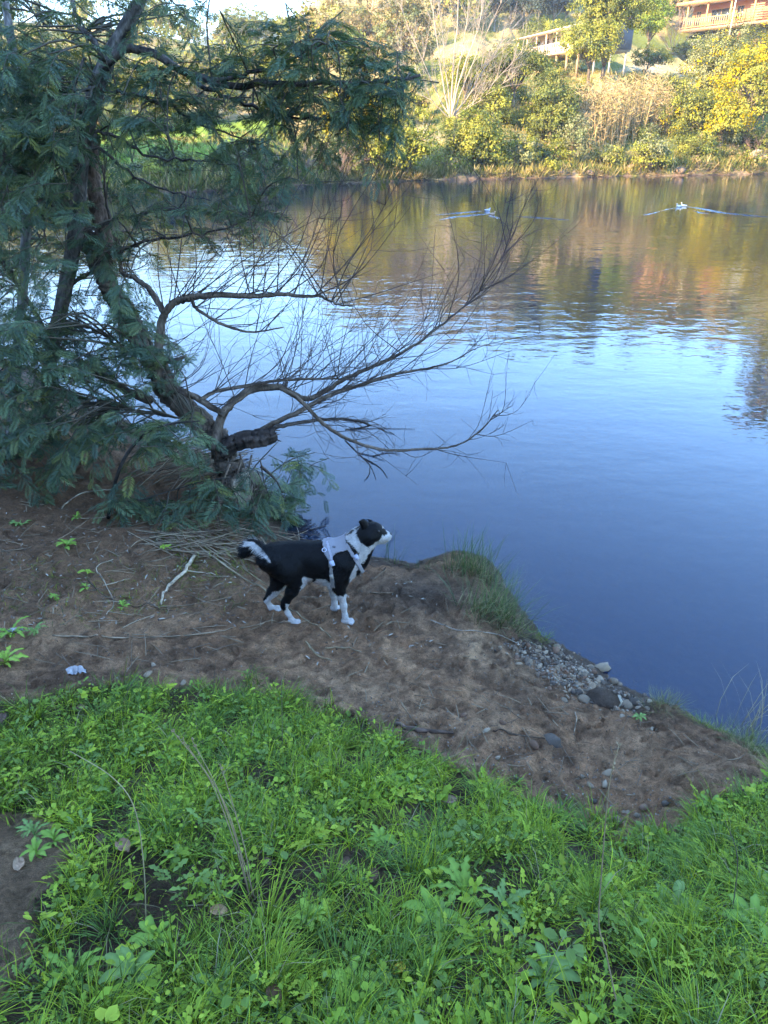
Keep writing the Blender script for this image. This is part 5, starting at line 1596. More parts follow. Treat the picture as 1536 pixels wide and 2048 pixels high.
# tufts: longer, bluer blades falling outward from one root
cen = grass_spots(430, 2)
per = g.integers(24, 62, len(cen)); ci = np.repeat(np.arange(len(cen)), per); N = len(ci)
ang = g.uniform(0, 6.28, N); rr = g.random(N) ** .6
P = cen[ci] + np.stack([np.cos(ang) * rr * .028, np.sin(ang) * rr * .028, 0 * ang - .004], -1)
wind = np.stack([.35 * fbm(cen[:, 0] * .9, cen[:, 1] * .9, None, 2, 47) + .10, .3 * fbm(cen[:, 0] * .9, cen[:, 1] * .9, None, 2, 48), 0 * cen[:, 0]], -1)
lean = norm(np.stack([np.cos(ang) * rr * .75, np.sin(ang) * rr * .75, np.ones(N)], -1) + wind[ci] * 1.4 + g.normal(size=(N, 3)) * .12)
tl = g.uniform(.06, .16, len(cen)); L = tl[ci] * g.uniform(.55, 1.15, N)
cc = np.array([(.13, .225, .05), (.20, .31, .04), (.27, .36, .035)])[g.integers(0, 3, len(cen))]
C = cc[ci] * g.uniform(.7, 1.3, (N, 1))
dead = g.random(N) < .03
C[dead] = np.array([.36, .30, .17])
blades(ag, P, lean, L, g.uniform(.0018, .0036, N), C, g)
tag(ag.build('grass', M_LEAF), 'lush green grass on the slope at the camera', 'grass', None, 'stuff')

# broad little leaves of clover, cress and chickweed among the grass
OV = np.array([[0, 0, 0], [.32, .24, .05], [.68, .26, .03], [1, 0, -.08], [.68, -.26, .03], [.32, -.24, .05], [.32, 0, -.01], [.68, 0, -.02]])
OT = np.array([[0, 6, 1], [1, 6, 7], [1, 7, 2], [2, 7, 3], [0, 5, 6], [5, 4, 7], [5, 7, 6], [4, 3, 7]])
OTI = np.array([.8, 1, 1.05, 1.05, 1.05, 1, .9, .95])
aw = Acc()
cen = grass_spots(2100, 3)
per = g.integers(4, 10, len(cen)); ci = np.repeat(np.arange(len(cen)), per); N = len(ci)
ang = g.uniform(0, 6.28, N); hgt = g.uniform(.012, .075, len(cen))
rad = g.uniform(.004, .03, N)
P = cen[ci] + np.stack([np.cos(ang) * rad, np.sin(ang) * rad, hgt[ci] * g.uniform(.5, 1.3, N)], -1)
D = norm(np.stack([np.cos(ang), np.sin(ang), g.normal(size=N) * .3 + .15], -1))
size = np.minimum(g.gamma(2.2, .0045, len(cen)) + .006, .030)
sz = size[ci] * g.uniform(.7, 1.3, N)
wp = np.array([(.21, .31, .035), (.27, .37, .04), (.15, .24, .04), (.33, .40, .045), (.17, .25, .06)])[g.integers(0, 5, len(cen))]
C = wp[ci] * g.uniform(.75, 1.25, (N, 1))
W_ = (g.uniform(.45, 1.6, len(cen)))[ci]
Ff = frames(D, norm(np.array([0, 0, 1.0]) + g.normal(size=(N, 3)) * .35))
toothed = (g.random(len(cen)) < .42)[ci]
JV = np.array([[0, 0, 0], [.22, .16, .04], [.34, .08, .02], [.48, .25, .05], [.60, .12, .02], [.74, .22, .02], [1, 0, -.08], [.74, -.22, .02], [.60, -.12, .02], [.48, -.25, .05], [.34, -.08, .02], [.22, -.16, .04], [.5, 0, -.02]])
JT = np.array([[12, i, i + 1] for i in range(11)] + [[12, 11, 0]])
s_ = ~toothed
scatter(aw, OV, OT, Ff[s_], P[s_], np.stack([sz, sz * W_, sz], -1)[s_], C[s_], OTI)
s_ = toothed
scatter(aw, JV, JT, Ff[s_], P[s_], np.stack([sz * 1.7, sz * 1.3, sz * 1.5], -1)[s_], C[s_], None)
# their stalks
Ps = cen[ci]; Ds = P - Ps; Ls = np.linalg.norm(Ds, axis=1)
scatter(aw, np.array([[0, -.5, 0], [0, .5, 0], [1, 0, 0]]), [[0, 1, 2]], frames(Ds, rand_dirs(N, g)), Ps, np.stack([Ls, np.full(N, .0022), Ls], -1), C * .8, None)
tag(aw.build('ground_weeds', M_LEAF), 'small broad-leaved weeds growing through the grass', 'weeds', None, 'stuff')

# green fuzz on the earth at left
am = Acc()
pts = np.vstack([poly_points([(0, 1120), (260, 1110), (330, 1220), (200, 1260), (0, 1250)], 330, g), poly_points([(300, 1060), (440, 1060), (520, 1150), (380, 1170)], 420, g), poly_points([(240, 1130), (480, 1120), (500, 1220), (230, 1240)], 260, g)])
P = np.array([on_ground(q[0], q[1]) for q in pts]); N = len(P)
blades(am, P, norm(np.stack([g.normal(size=N) * .6, g.normal(size=N) * .6, np.ones(N)], -1)), g.uniform(.02, .07, N), g.uniform(.0016, .003, N), GP[g.integers(0, 6, N)] * g.uniform(.7, 1.1, (N, 1)), g)
tag(am.build('sparse_grass', M_LEAF), 'thin sprouting grass on the trodden earth left of the dog', 'grass', None, 'stuff')

# ---- rosettes one can pick out, each leaf a part
def lobed(jag):
    V, n = [], 10
    for i in range(n):
        t = i / (n - 1); w = (.03 + (.105 if jag else .125) * math.sin(math.pi * min(1, t ** 1.3 * .92 + .05)) ** .9) * (1 if i % 2 == 0 or not jag else .45)
        z = .30 * math.sin(t * 2.2) - .22 * t * t
        V += [[t, -w, z + .03], [t, 0, z], [t, w, z + .03]]
    Q = []
    for i in range(n - 1):
        k = 3 * i; Q += [[k, k + 3, k + 4, k + 1], [k + 1, k + 4, k + 5, k + 2]]
    return np.array(V), np.array(Q)
LEAFM = {}
def leaf_mesh(jag, col, v):
    key = (jag, col, v)
    if key not in LEAFM:
        V, Q = lobed(jag)
        gg = np.random.default_rng(v + 3)
        V = V + gg.normal(size=V.shape) * .012
        a = Acc(); c = np.tile(np.array(col), (len(V), 1)); c[1::3] *= 1.35
        a.add(V, None, Q, c * gg.uniform(.85, 1.15))
        LEAFM[key] = a.mesh('leaf', True); LEAFM[key].materials.append(M_LEAF)
    return LEAFM[key]
def rosette(name, label, cat, px, row, n, L, jag, col, upright=.35):
    p = on_ground(px, row)
    t = thing(name, label, cat, p)
    a0 = random.uniform(0, 6.28); n = int(n * 1.5)
    for i in range(n):
        o = link('leaf', leaf_mesh(jag, col, i % 3), t)
        o.rotation_euler = (random.uniform(-.2, .2), -random.uniform(upright * .1, upright * 1.1), a0 + i * 6.283 / n + random.uniform(-.25, .25))
        s_ = L * random.uniform(.38, .8); o.scale = (s_, s_ * random.uniform(.85, 1.2), s_)
        o.location = (0, 0, .004 + .003 * i)
    return t
GR, GB, GY_ = (.17, .27, .045), (.15, .23, .065), (.23, .33, .05)
for px, row, n, L, jag, col, lab in [
        (28, 1275, 9, .15, 1, GR, 'large dandelion rosette at the left edge above the others'), (12, 1330, 9, .17, 1, GY_, 'large pale dandelion rosette lowest at the left edge'), (72, 1270, 8, .11, 1, GB, 'dandelion rosette just right of the white scrap at the left edge'),
        (134, 1096, 7, .10, 0, GR, 'small leafy plant on the dark earth below the sapling'), (40, 1055, 7, .12, 0, GB, 'leafy plant on dark earth at the upper left edge'), (176, 1150, 6, .08, 0, GY_, 'small bright green plant beside the bent thin stick'), (172, 1178, 5, .07, 0, GR, 'tiny plant just below the bright green one by the bent stick'),
        (110, 1200, 6, .06, 0, GR, 'tiny seedling left of the bent thin stick'), (155, 1040, 6, .08, 0, GR, 'small plant between sapling and curved pale stick'), (330, 1100, 7, .07, 0, GY_, 'small bright plant behind the pale forked branch'), (246, 1218, 6, .07, 0, GR, 'small plant right of the bent stick on bare earth'),
        (1278, 1440, 6, .07, 0, GB, 'blue-green seedling on the grey mud by the water'), (70, 1676, 8, .085, 1, GB, 'pale rosette on the bare soil at the lower left'), (110, 1690, 7, .07, 0, GR, 'rosette at the right rim of the bare soil'), (74, 1716, 6, .07, 0, GR, 'small rosette lowest on the bare soil'),
        (868, 1842, 9, .12, 0, GR, 'broad ribbed plantain in the grass at lower right'), (925, 1800, 8, .14, 1, GR, 'toothed dandelion rosette just right of the plantain'), (1005, 1830, 8, .13, 1, GB, 'dandelion rosette in the grass left of the tall seed stalk'), (1195, 1822, 9, .12, 1, GR, 'dandelion rosette behind the tall seed stalk'),
        (1340, 1830, 8, .13, 0, GB, 'broad-leaved dock in the grass right of the tall seed stalk'), (1500, 1860, 8, .12, 0, GR, 'leafy dock at the lower right edge'), (1490, 1606, 8, .11, 1, GY_, 'bright rosette on the grass knoll at the right edge'), (1420, 1618, 7, .09, 0, GR, 'small rosette on the left of the grass knoll at right'),
        (1270, 1690, 7, .10, 1, GB, 'dark rosette at the edge of the stony earth'), (620, 1850, 8, .09, 0, GY_, 'round-leaved mallow in the centre foreground'), (310, 1885, 7, .09, 0, GR, 'leafy weed left of the large brown dead leaf'), (440, 1985, 7, .10, 0, GB, 'big-leaved weed at the bottom below the dead leaf'),
        (150, 1960, 8, .12, 1, GR, 'toothed rosette at the bottom left'), (270, 1960, 7, .10, 0, GB, 'leafy weed at the bottom, right of the toothed rosette'), (700, 1985, 7, .09, 0, GY_, 'lobed weed at the bottom centre'), (860, 1950, 7, .09, 0, GR, 'small leafy weed below the plantain'), (1090, 1960, 7, .10, 0, GB, 'leafy weed at the bottom left of the stalk foot'),
        (520, 1600, 7, .08, 0, GY_, 'small leafy weed beside the dry stalks'), (760, 1690, 7, .08, 0, GR, 'leafy weed right of the long grass clump'), (180, 1520, 7, .08, 0, GB, 'leafy weed in the grass at the left below the white scrap'), (1020, 1640, 7, .08, 0, GY_, 'leafy weed near the earth edge above the plantain')]:
    rosette('weed_rosette', lab, 'weed', px, row, n, L, jag, col)

# ---- rushes and grass tufts at the water's edge
def tuft(name, label, cat, spots, n, L, spread, pal, g, w=(.0014, .0026), dry=.3, tilt=(0.05, 0, 0), kinds=(0, 3)):
    base = np.array([on_ground(*q) for q in spots])
    o = base.mean(0); o[2] = base[:, 2].min()
    ci = g.integers(0, len(base), n)
    ang = g.uniform(0, 6.28, n); rr = g.random(n) ** .5
    P = base[ci] + np.stack([np.cos(ang) * rr * .07, np.sin(ang) * rr * .07, 0 * ang], -1)
    P[:, 2] = np.maximum(ground(P[:, 0], P[:, 1]), -.02) - .01
    lean = norm(np.stack([np.cos(ang) * rr * spread, np.sin(ang) * rr * spread, np.ones(n)], -1) + np.array(tilt) + g.normal(size=(n, 3)) * .10)
    Lh = g.uniform(L[0], L[1], n)
    C = np.array(pal)[g.integers(0, len(pal), n)] * g.uniform(.75, 1.2, (n, 1))
    low = g.random(n) < dry
    C[low] = np.array([.40, .34, .18]) * g.uniform(.6, 1.1, (low.sum(), 1)); Lh[low] *= .45
    lean[low] = norm(lean[low] + g.normal(size=(low.sum(), 3)) * [.6, .6, 0])
    a = Acc(); blades(a, P - o, lean, Lh, g.uniform(w[0], w[1], n), C, g, kinds)
    return tag(a.build(name, M_LEAF, None, False, o), label, cat)
RU = [(.095, .15, .06), (.12, .18, .07), (.075, .125, .06), (.16, .19, .08)]
tuft('rush_tuft', 'tuft of tall green rushes on the tip of the mud spit', 'rushes', [(905, 1140), (925, 1138), (945, 1142), (965, 1150), (980, 1160), (940, 1150)], 300, (.16, .42), .45, RU, g, w=(.0026, .0042), dry=.42, tilt=(.14, 0, 0), kinds=(0, 2))
tuft('rush_tuft', 'larger shaggy grass tuft between the mud spit and the gravel', 'rushes', [(935, 1215), (955, 1225), (975, 1230), (995, 1240), (1015, 1250), (1035, 1262), (990, 1215), (1010, 1225), (960, 1245)], 480, (.12, .40), .7, RU + [(.19, .21, .08)], g, w=(.0026, .0042), dry=.4, tilt=(.26, 0, 0), kinds=(0, 3))
tuft('rush_tuft', 'low green grass strip at the top of the gravel', 'grass tuft', [(1055, 1268), (1070, 1274), (1085, 1278)], 160, (.04, .10), .8, GP[:3], g, dry=.2)
tuft('grass_tuft', 'small yellowish grass tuft at the corner where gravel ends', 'grass tuft', [(1318, 1408), (1330, 1412), (1342, 1416)], 240, (.06, .14), .8, [(.20, .21, .08), (.26, .25, .10)], g, dry=.4)
tuft('grass_tuft', 'shaggy dry green grass along the water at the right edge', 'grass tuft', [(1450, 1462), (1480, 1474), (1510, 1486), (1535, 1500), (1560, 1510), (1500, 1500)], 760, (.06, .16), .8, [(.17, .20, .07), (.13, .17, .06), (.26, .25, .11)], g, dry=.45)
tuft('grass_tuft', 'small green grass patch at the water left of the right edge tuft', 'grass tuft', [(1405, 1446), (1420, 1452)], 120, (.03, .09), .8, GP[:3], g, dry=.3)
tuft('dry_reed', 'tall pale dry stems standing in the water grass at the right edge', 'dry stems', [(1455, 1450), (1470, 1456), (1500, 1470), (1520, 1478)], 26, (.25, .46), .35, [(.42, .34, .22)], g, w=(.003, .004), dry=0)
tuft('rush_tuft', 'few thin rushes right in front of the dog\'s nose', 'rushes', [(782, 1122), (788, 1124), (800, 1126)], 26, (.12, .34), .12, RU, g, w=(.0022, .003), dry=.3)
tuft('rush_tuft', 'sparse short rushes on the bank edge between dog and spit', 'rushes', [(830, 1134), (850, 1136), (865, 1138)], 60, (.04, .12), .6, RU, g, dry=.5)

# ---- dry stalks standing in the foreground
def stalk(label, pts, r_, col, head=0, dy=0.0):
    b = on_ground(*pts[0]); P = np.array([b] + [on_y(q[0], q[1], b[1] + dy * (i + 1)) for i, q in enumerate(pts[1:])])
    P = catmull(P, 24)
    t = thing('dry_stalk', label, 'stalk', b)
    a = Acc(); tube(a, P - b, [r_, r_ * .8, r_ * .45], 5, col); a.build('stem', M_TWIG, t, True)
    if head:
        a = Acc(); n = 26
        i = g.integers(24 - head, 24, n)
        scatter(a, OV, OT, frames(norm(rand_dirs(n, g) + [0, 0, .6]), rand_dirs(n, g)), P[i] - b, g.uniform(.003, .008, n), np.tile(np.array(col) * 1.15, (n, 1)) * g.uniform(.7, 1.2, (n, 1)), OTI)
        a.build('seed_head', M_TWIG, t)
ST = (.30, .215, .12)
stalk('tallest thin dry seed stalk standing in the right foreground', [(1240, 2040), (1213, 1910), (1198, 1850), (1203, 1750), (1218, 1575), (1238, 1490)], .0018, ST, 4, .012)
for pts, lab in (([(498, 1790), (470, 1690), (420, 1560), (346, 1462)], 'leftmost long dry stalk of the bundle leaning left in the grass'), ([(505, 1795), (490, 1700), (460, 1590), (440, 1530)], 'shortest stalk of the bundle leaning left in the grass'), ([(500, 1800), (478, 1700), (436, 1580), (384, 1480)], 'dry stalk in the middle of the leaning bundle'), ([(510, 1800), (486, 1720), (446, 1600), (365, 1478)], 'thickest stalk of the leaning bundle')):
    stalk(lab, pts, .0020, ST, 3, .01)
stalk('curved pale stalk arching left over the grass', [(292, 1860), (288, 1740), (270, 1620), (225, 1555), (140, 1502)], .0018, (.33, .26, .14), 0, .01)
for pts, lab in (([(565, 1500), (564, 1430), (563, 1352)], 'thin dark upright stem at the top of the grass, right'), ([(428, 1400), (428, 1360), (432, 1318)], 'thin dark upright stem at the grass edge, middle'), ([(245, 1410), (262, 1370), (290, 1340)], 'thin dark stem leaning right by the pale stones'), ([(1460, 1850), (1475, 1720), (1450, 1640)], 'thin dry stem in the grass at the right edge')):
    stalk(lab, pts, .0016, (.14, .11, .08), 0, .01)

# ---- sticks lying on the earth
def stick(label, pts, r_, col, side=None, lift=.0):
    P = np.array([on_ground(*q) for q in pts]); P = catmull(P, max(12, 6 * len(pts)))
    P[:, 2] = np.maximum(P[:, 2], ground(P[:, 0], P[:, 1])) + r_ * .7 + lift
    b = P[0].copy(); col = np.array(col) * [.72, .66, .60]
    a = Acc(); tube(a, P - b, [r_, r_ * .9, r_ * .55], 7, col, .12, int(pts[0][0]) % 50, bark=30)
    if side is not None:
        S = catmull(np.array([on_ground(*q) for q in side]), 8); S[:, 2] = np.maximum(S[:, 2], ground(S[:, 0], S[:, 1])) + r_ * .6
        tube(a, S - b, [r_ * .5, r_ * .25], 5, col)
    return tag(a.build('stick', M_TWIG, None, True, b), label, 'stick')
PALE, MIDB, DKB = (.42, .34, .25), (.27, .20, .14), (.13, .095, .07)
for lab, pts, r_, col in [
        ('longest straight stick slanting from the fronds to below the dog', [(325, 1045), (400, 1097), (530, 1187), (600, 1233), (662, 1276)], .0068, (.36, .29, .19)),
        ('thinner stick parallel to the longest one, behind the dog', [(440, 1100), (490, 1140), (535, 1172), (575, 1200)], .0042, (.30, .25, .15)),
        ('pale straight stick under the hanging fronds', [(320, 1037), (365, 1056), (412, 1078)], .0075, PALE),
        ('pale stick lying behind the dog\'s tail', [(400, 1085), (450, 1090), (560, 1092)], .006, (.34, .27, .2)),
        ('long thin curved stick lying across the earth left of the dog', [(105, 1272), (180, 1275), (280, 1277), (370, 1272), (450, 1262), (555, 1244)], .0052, (.34, .26, .18)),
        ('thin bent stick with an elbow on the earth at left', [(226, 1120), (193, 1137), (214, 1175), (228, 1208), (213, 1230)], .0042, (.36, .30, .22)),
        ('thin stick running from the left edge up under the sapling', [(0, 1104), (60, 1096), (120, 1078), (185, 1034)], .0042, MIDB),
        ('curved pale stick arching under the fronds at left', [(124, 1018), (142, 1000), (170, 986), (220, 981), (260, 990)], .006, (.48, .41, .31)),
        ('short stick pointing to the bottom of the dog', [(558, 1246), (600, 1244), (628, 1240)], .0042, MIDB), ('short pale stick just right of the front paws', [(740, 1186), (765, 1187), (792, 1186)], .004, MIDB),
        ('two-ended stick lying right below the dog', [(612, 1284), (636, 1312), (664, 1322)], .0045, (.40, .32, .20)), ('short crossed stick right of the long straight stick', [(650, 1297), (690, 1297), (722, 1304)], .004, (.36, .28, .18)),
        ('dark thin root on the earth above the grey flat stone', [(986, 1462), (1030, 1470), (1090, 1478)], .0035, DKB), ('pale curved twig standing near the gravel', [(1150, 1425), (1153, 1440), (1148, 1465)], .004, PALE),
        ('dark decayed stick lying along the top edge of the grass', [(790, 1452), (830, 1462), (880, 1466), (906, 1468)], .011, (.14, .10, .08)), ('dark stick across the mid earth left of the dog', [(175, 1160), (210, 1192), (270, 1215), (350, 1222)], .0038, DKB),
        ('thin stick lying level below the pale forked branch', [(290, 1215), (400, 1208), (510, 1181)], .0035, MIDB), ('thin dry stem across the mud near the large tuft', [(860, 1240), (920, 1262), (990, 1268), (1040, 1290)], .0028, (.40, .36, .30)),
        ('short pale stick on the earth left of the pale forked branch', [(205, 1172), (235, 1165), (260, 1158)], .004, PALE), ('small stick lying beside the bent thin stick', [(10, 1150), (60, 1138), (108, 1122)], .0035, MIDB),
        ('short twig at the water edge right of the dog\'s chest', [(800, 1128), (830, 1134), (868, 1140)], .0035, DKB), ('thin twig in the grass at the lower left', [(155, 1760), (180, 1720), (230, 1690)], .004, DKB), ('thin dry stick among the weeds at the bottom right', [(770, 1920), (880, 1860), (960, 1810)], .0022, (.34, .27, .17))]:
    stick(lab, pts, r_, col)
stick('thick pale peeled branch with a fork, left of the dog', [(388, 1114), (372, 1143), (352, 1160), (334, 1182), (322, 1212)], .0125, (.52, .44, .33), [(372, 1143), (400, 1147), (432, 1152)])

# ---- drowned twigs lying on the water behind the dog
for lab, pts in (('forked bare twig floating behind the dog', [[(560, 1062), (590, 1066), (618, 1060), (640, 1068)], [(590, 1066), (606, 1052), (620, 1044)], [(602, 1064), (620, 1052), (632, 1046)], [(618, 1060), (640, 1054), (652, 1050)]]),
                 ('bare twig with fine branchlets floating below the low bough', [[(690, 880), (715, 905), (740, 930), (752, 958)], [(715, 905), (745, 912), (770, 922)], [(728, 916), (760, 935), (775, 955)], [(740, 930), (738, 948), (728, 962)], [(745, 912), (775, 905), (800, 908)]]),
                 ('long straight twig floating right of the low bough', [[(700, 858), (760, 856), (830, 858)], [(760, 856), (775, 864), (790, 868)]])):
    b = on_z(*pts[0][0], 0); a = Acc()
    for q in pts: tube(a, catmull([on_z(x_, y_, .006) for x_, y_ in q], 10) - b, [.0055, .002], 5, (.045, .034, .028))
    tag(a.build('floating_twig', M_TWIG, None, True, b), lab, 'twig')

# ---- stones
PEB = []
for i in range(14):
    V, T_ = pebble(300 + i, random.uniform(.42, .75), 2.0)
    a = Acc(); c = [(.19, .14, .095), (.13, .097, .07), (.08, .062, .048), (.24, .17, .11), (.18, .105, .068), (.11, .086, .067), (.29, .22, .15)][i % 7]
    a.add(V, T_, None, c); me = a.mesh('pebble', True); me.materials.append(M_STONE); PEB.append(me)
def stone(name, label, px, row, wpx, g, mesh=None, group=None, sink=.25, flat=1.0):
    p = on_ground(px, row)
    depth = p[1] * CP - (p[2] - CAM_Z) * SP
    s_ = wpx * depth / FPX * .85
    me = PEB[int(g.integers(0, len(PEB)))] if mesh is None else PEB[mesh]
    o = link(name, me, None, p + np.array([0, 0, s_ * .3 * (.5 - sink)]))
    o.scale = (s_, s_ * random.uniform(.8, 1.2), s_ * random.uniform(.75, 1.2) * flat); o.rotation_euler = (random.uniform(-.3, .3), random.uniform(-.3, .3), random.uniform(0, 6.28))
    return tag(o, label, 'stone', group)
for px, row, w_, me, lab in [(1105, 1486, 46, 5, 'large flat grey stone on the reddish earth'), (1068, 1491, 26, 4, 'pinkish stone left of the large flat grey one'), (1214, 1547, 26, 3, 'pale stone alone on the earth right of centre'), (972, 1462, 18, 6, 'round pale stone at the left on the reddish earth'), (1006, 1448, 17, 4, 'brown round stone right of the round pale one'),
        (1228, 1362, 24, 0, 'smooth round grey stone at the water end of the gravel'), (1204, 1338, 34, 6, 'pale flat stone at the water edge of the gravel'), (1183, 1374, 22, 3, 'yellowish stone amid the gravel'), (1113, 1292, 18, 0, 'rounded stone at the top of the gravel by the water'), (1090, 1305, 15, 6, 'whitish pebble in the upper gravel, right of two'), (1074, 1302, 15, 3, 'whitish pebble in the upper gravel, left of two'),
        (308, 1332, 18, 6, 'pale rounded stone above the grass at left'), (296, 1350, 22, 3, 'broken pale stone just below the rounded one at left'), (366, 1366, 14, 3, 'small tan stone at the grass edge at left'), (1288, 1617, 22, 4, 'brown stone among the stones above the grass at right'), (1252, 1625, 16, 3, 'small stone left of the brown one above the grass'), (1274, 1632, 18, 0, 'flat stone below the brown one above the grass'), (1182, 1572, 18, 3, 'tan stone left of the lone pale stone'), (1210, 1570, 20, 6, 'pale stone just below the lone pale stone'), (1188, 1602, 16, 2, 'dark stone at the lower middle earth'), (1330, 1608, 18, 5, 'grey stone near the knoll at right'), (1390, 1612, 18, 3, 'tan stone at the foot of the grass knoll'), (1165, 1555, 14, 0, 'small grey stone on the lower earth'), (925, 1432, 16, 4, 'brown stone near the decayed stick'), (995, 1517, 15, 6, 'pale stone by the grass edge'), (1235, 1640, 18, 0, 'grey stone lowest before the grass'), (1303, 1458, 12, 6, 'pale chip on the grey mud')]:
    stone('stone', lab, px, row, w_ * 1.1, g, me)
p = on_ground(1196, 1402)
V, T_ = pebble(77, .8, 3.2); a = Acc(); a.add(V * [.17, .15, .085] + [0, 0, .004], T_, None, (.13, .09, .065)); tag(a.build('mud_clod', M_EARTH, None, True, p), 'dark muddy boulder at the lower end of the gravel', 'clod')
p = on_ground(1222, 1404)
V, T_ = pebble(79, .7, 1.7); a = Acc(); a.add(V * [.10, .10, .09] + [0, 0, .012], T_, None, (.33, .29, .22)); tag(a.build('stone', M_STONE, None, True, p), 'rough tan stone touching the dark muddy boulder', 'stone')
GRAVEL = [(1005, 1286), (1060, 1282), (1105, 1290), (1125, 1298), (1180, 1335), (1238, 1374), (1292, 1402), (1270, 1424), (1225, 1418), (1180, 1400), (1130, 1375), (1060, 1335)]
pts = poly_points(GRAVEL, 285, g)
pts = pts + g.normal(size=pts.shape) * [16, 9]
for q in pts:
    stone('pebble', 'rounded grey pebble of the gravel strip at the water', q[0], q[1], g.gamma(2.2, 3.2) + 5.5, g, None, 'pebbles of the gravel strip', .45)
# finer gravel, and grit scattered over the earth
ap = Acc()
TV, TT = pebble(500, .6, 1.2)
def grit(poly, n, s0, s1, g, pal=((.25, .20, .155), (.17, .14, .115), (.31, .255, .19), (.13, .105, .085), (.23, .155, .105))):
    pts = poly_points(poly, n, g); P = np.array([on_ground(*q) for q in pts])
    P[:, 2] -= .0015
    D = rand_dirs(n, g) * [1, 1, .3]
    s_ = g.uniform(s0, s1, n) * g.uniform(.5, 1, n)
    scatter(ap, TV, TT, frames(D, np.array([0, 0, 1.0]) + g.normal(size=(n, 3)) * .3), P, np.stack([s_, s_ * g.uniform(.7, 1.2, n), s_ * g.uniform(.7, 1.4, n)], -1), np.array(pal)[g.integers(0, len(pal), n)] * g.uniform(.7, 1.2, (n, 1)))
PEBV, PEBT = TV, TT
grit(GRAVEL, 1100, .008, .024, g)
TV = np.array([[.5, 0, .05], [-.05, .42, 0], [-.5, .04, -.04], [.06, -.4, .03], [.02, .05, .34], [0, 0, -.3]]); TT = np.array([[0, 1, 4], [1, 2, 4], [2, 3, 4], [3, 0, 4], [1, 0, 5], [2, 1, 5], [3, 2, 5], [0, 3, 5]])
grit([(0, 1100), (300, 1200), (640, 1130), (780, 1140), (940, 1180), (960, 1260), (1060, 1320), (1300, 1420), (1536, 1520), (1536, 1570), (1330, 1690), (1200, 1660), (1000, 1580), (800, 1490), (560, 1400), (0, 1410)], 5200, .003, .011, g, ((.40, .28, .17), (.28, .19, .12), (.52, .38, .25), (.14, .09, .06), (.34, .2, .11)))
grit([(900, 1260), (1010, 1290), (1060, 1330), (1180, 1410), (1120, 1450), (960, 1420), (850, 1380)], 500, .004, .016, g)
grit([(640, 1360), (900, 1420), (1100, 1500), (1400, 1600), (1330, 1680), (1200, 1650), (1000, 1570), (800, 1480), (560, 1400)], 1100, .004, .018, g)
grit([(150, 1290), (560, 1290), (580, 1395), (130, 1375)], 500, .004, .014, g)
grit([(420, 1240), (900, 1240), (900, 1400), (560, 1390)], 350, .003, .010, g)
grit([(1290, 1400), (1420, 1450), (1536, 1500), (1536, 1560), (1350, 1600)], 160, .003, .010, g)
# crumbs of the same earth
grit([(620, 1130), (900, 1230), (1000, 1290), (1250, 1430), (1500, 1540), (1200, 1600), (700, 1400), (560, 1260)], 700, .006, .022, g, ((.17, .11, .07), (.21, .14, .09), (.14, .095, .062)))
grit([(0, 1040), (400, 1040), (560, 1230), (560, 1330), (0, 1390)], 500, .006, .020, g, ((.14, .095, .06), (.19, .125, .08), (.12, .08, .055)))
tag(ap.build('gravel', M_STONE), 'fine gravel, grit and crumbs of earth on the bank', 'gravel', None, 'stuff')

# ---- dead leaves and scraps
def sheet(name, label, cat, px, row, size, col, seed, curl=.35, lift=.006, aspect=.65, crumple=.0, h=0.0):
    gg = np.random.default_rng(seed)
    p = on_ground(px, row)
    u = np.linspace(-1, 1, 9); v = np.linspace(-1, 1, 7); Uu, Vv = np.meshgrid(u, v)
    w = np.sqrt(np.clip(1 - .9 * Uu ** 2, 0, 1)) if crumple == 0 else 1 + .25 * fbm(Uu * 2 + seed, Vv * 2, None, 2, seed)
    X_, Y_ = Uu * size / 2 * (1 if crumple == 0 else w), Vv * w * size / 2 * aspect
    Z_ = curl * size * (.5 * Vv ** 2 + .25 * Uu ** 2 * gg.uniform(-1, 1)) + (.05 + crumple) * size * fbm(Uu * 2.5 + seed, Vv * 2.5, None, 3, seed)
    Z_ = Z_ - Z_.min() + lift
    th = gg.uniform(0, 6.28); tl = gg.uniform(-.3, .3)
    P = np.stack([X_ * math.cos(th) - Y_ * math.sin(th), X_ * math.sin(th) + Y_ * math.cos(th), Z_ + tl * X_ * .5], -1).reshape(-1, 3)
    P[:, 2] += h
    k = np.arange(6)[:, None] * 9 + np.arange(8)[None]
    Q = np.stack([k, k + 1, k + 10, k + 9], -1).reshape(-1, 4)
    a = Acc(); n_ = len(P)
    P2 = P - [0, 0, .0012]
    a.add(np.vstack([P, P2]), None, np.vstack([Q, Q[:, ::-1] + n_]), np.clip(np.array(col) * [.85, .66, .5] * (1 + .2 * gg.normal(size=(2 * n_, 1))), .01, .9))
    return tag(a.build(name, M_TWIG, None, True, p), label, cat)
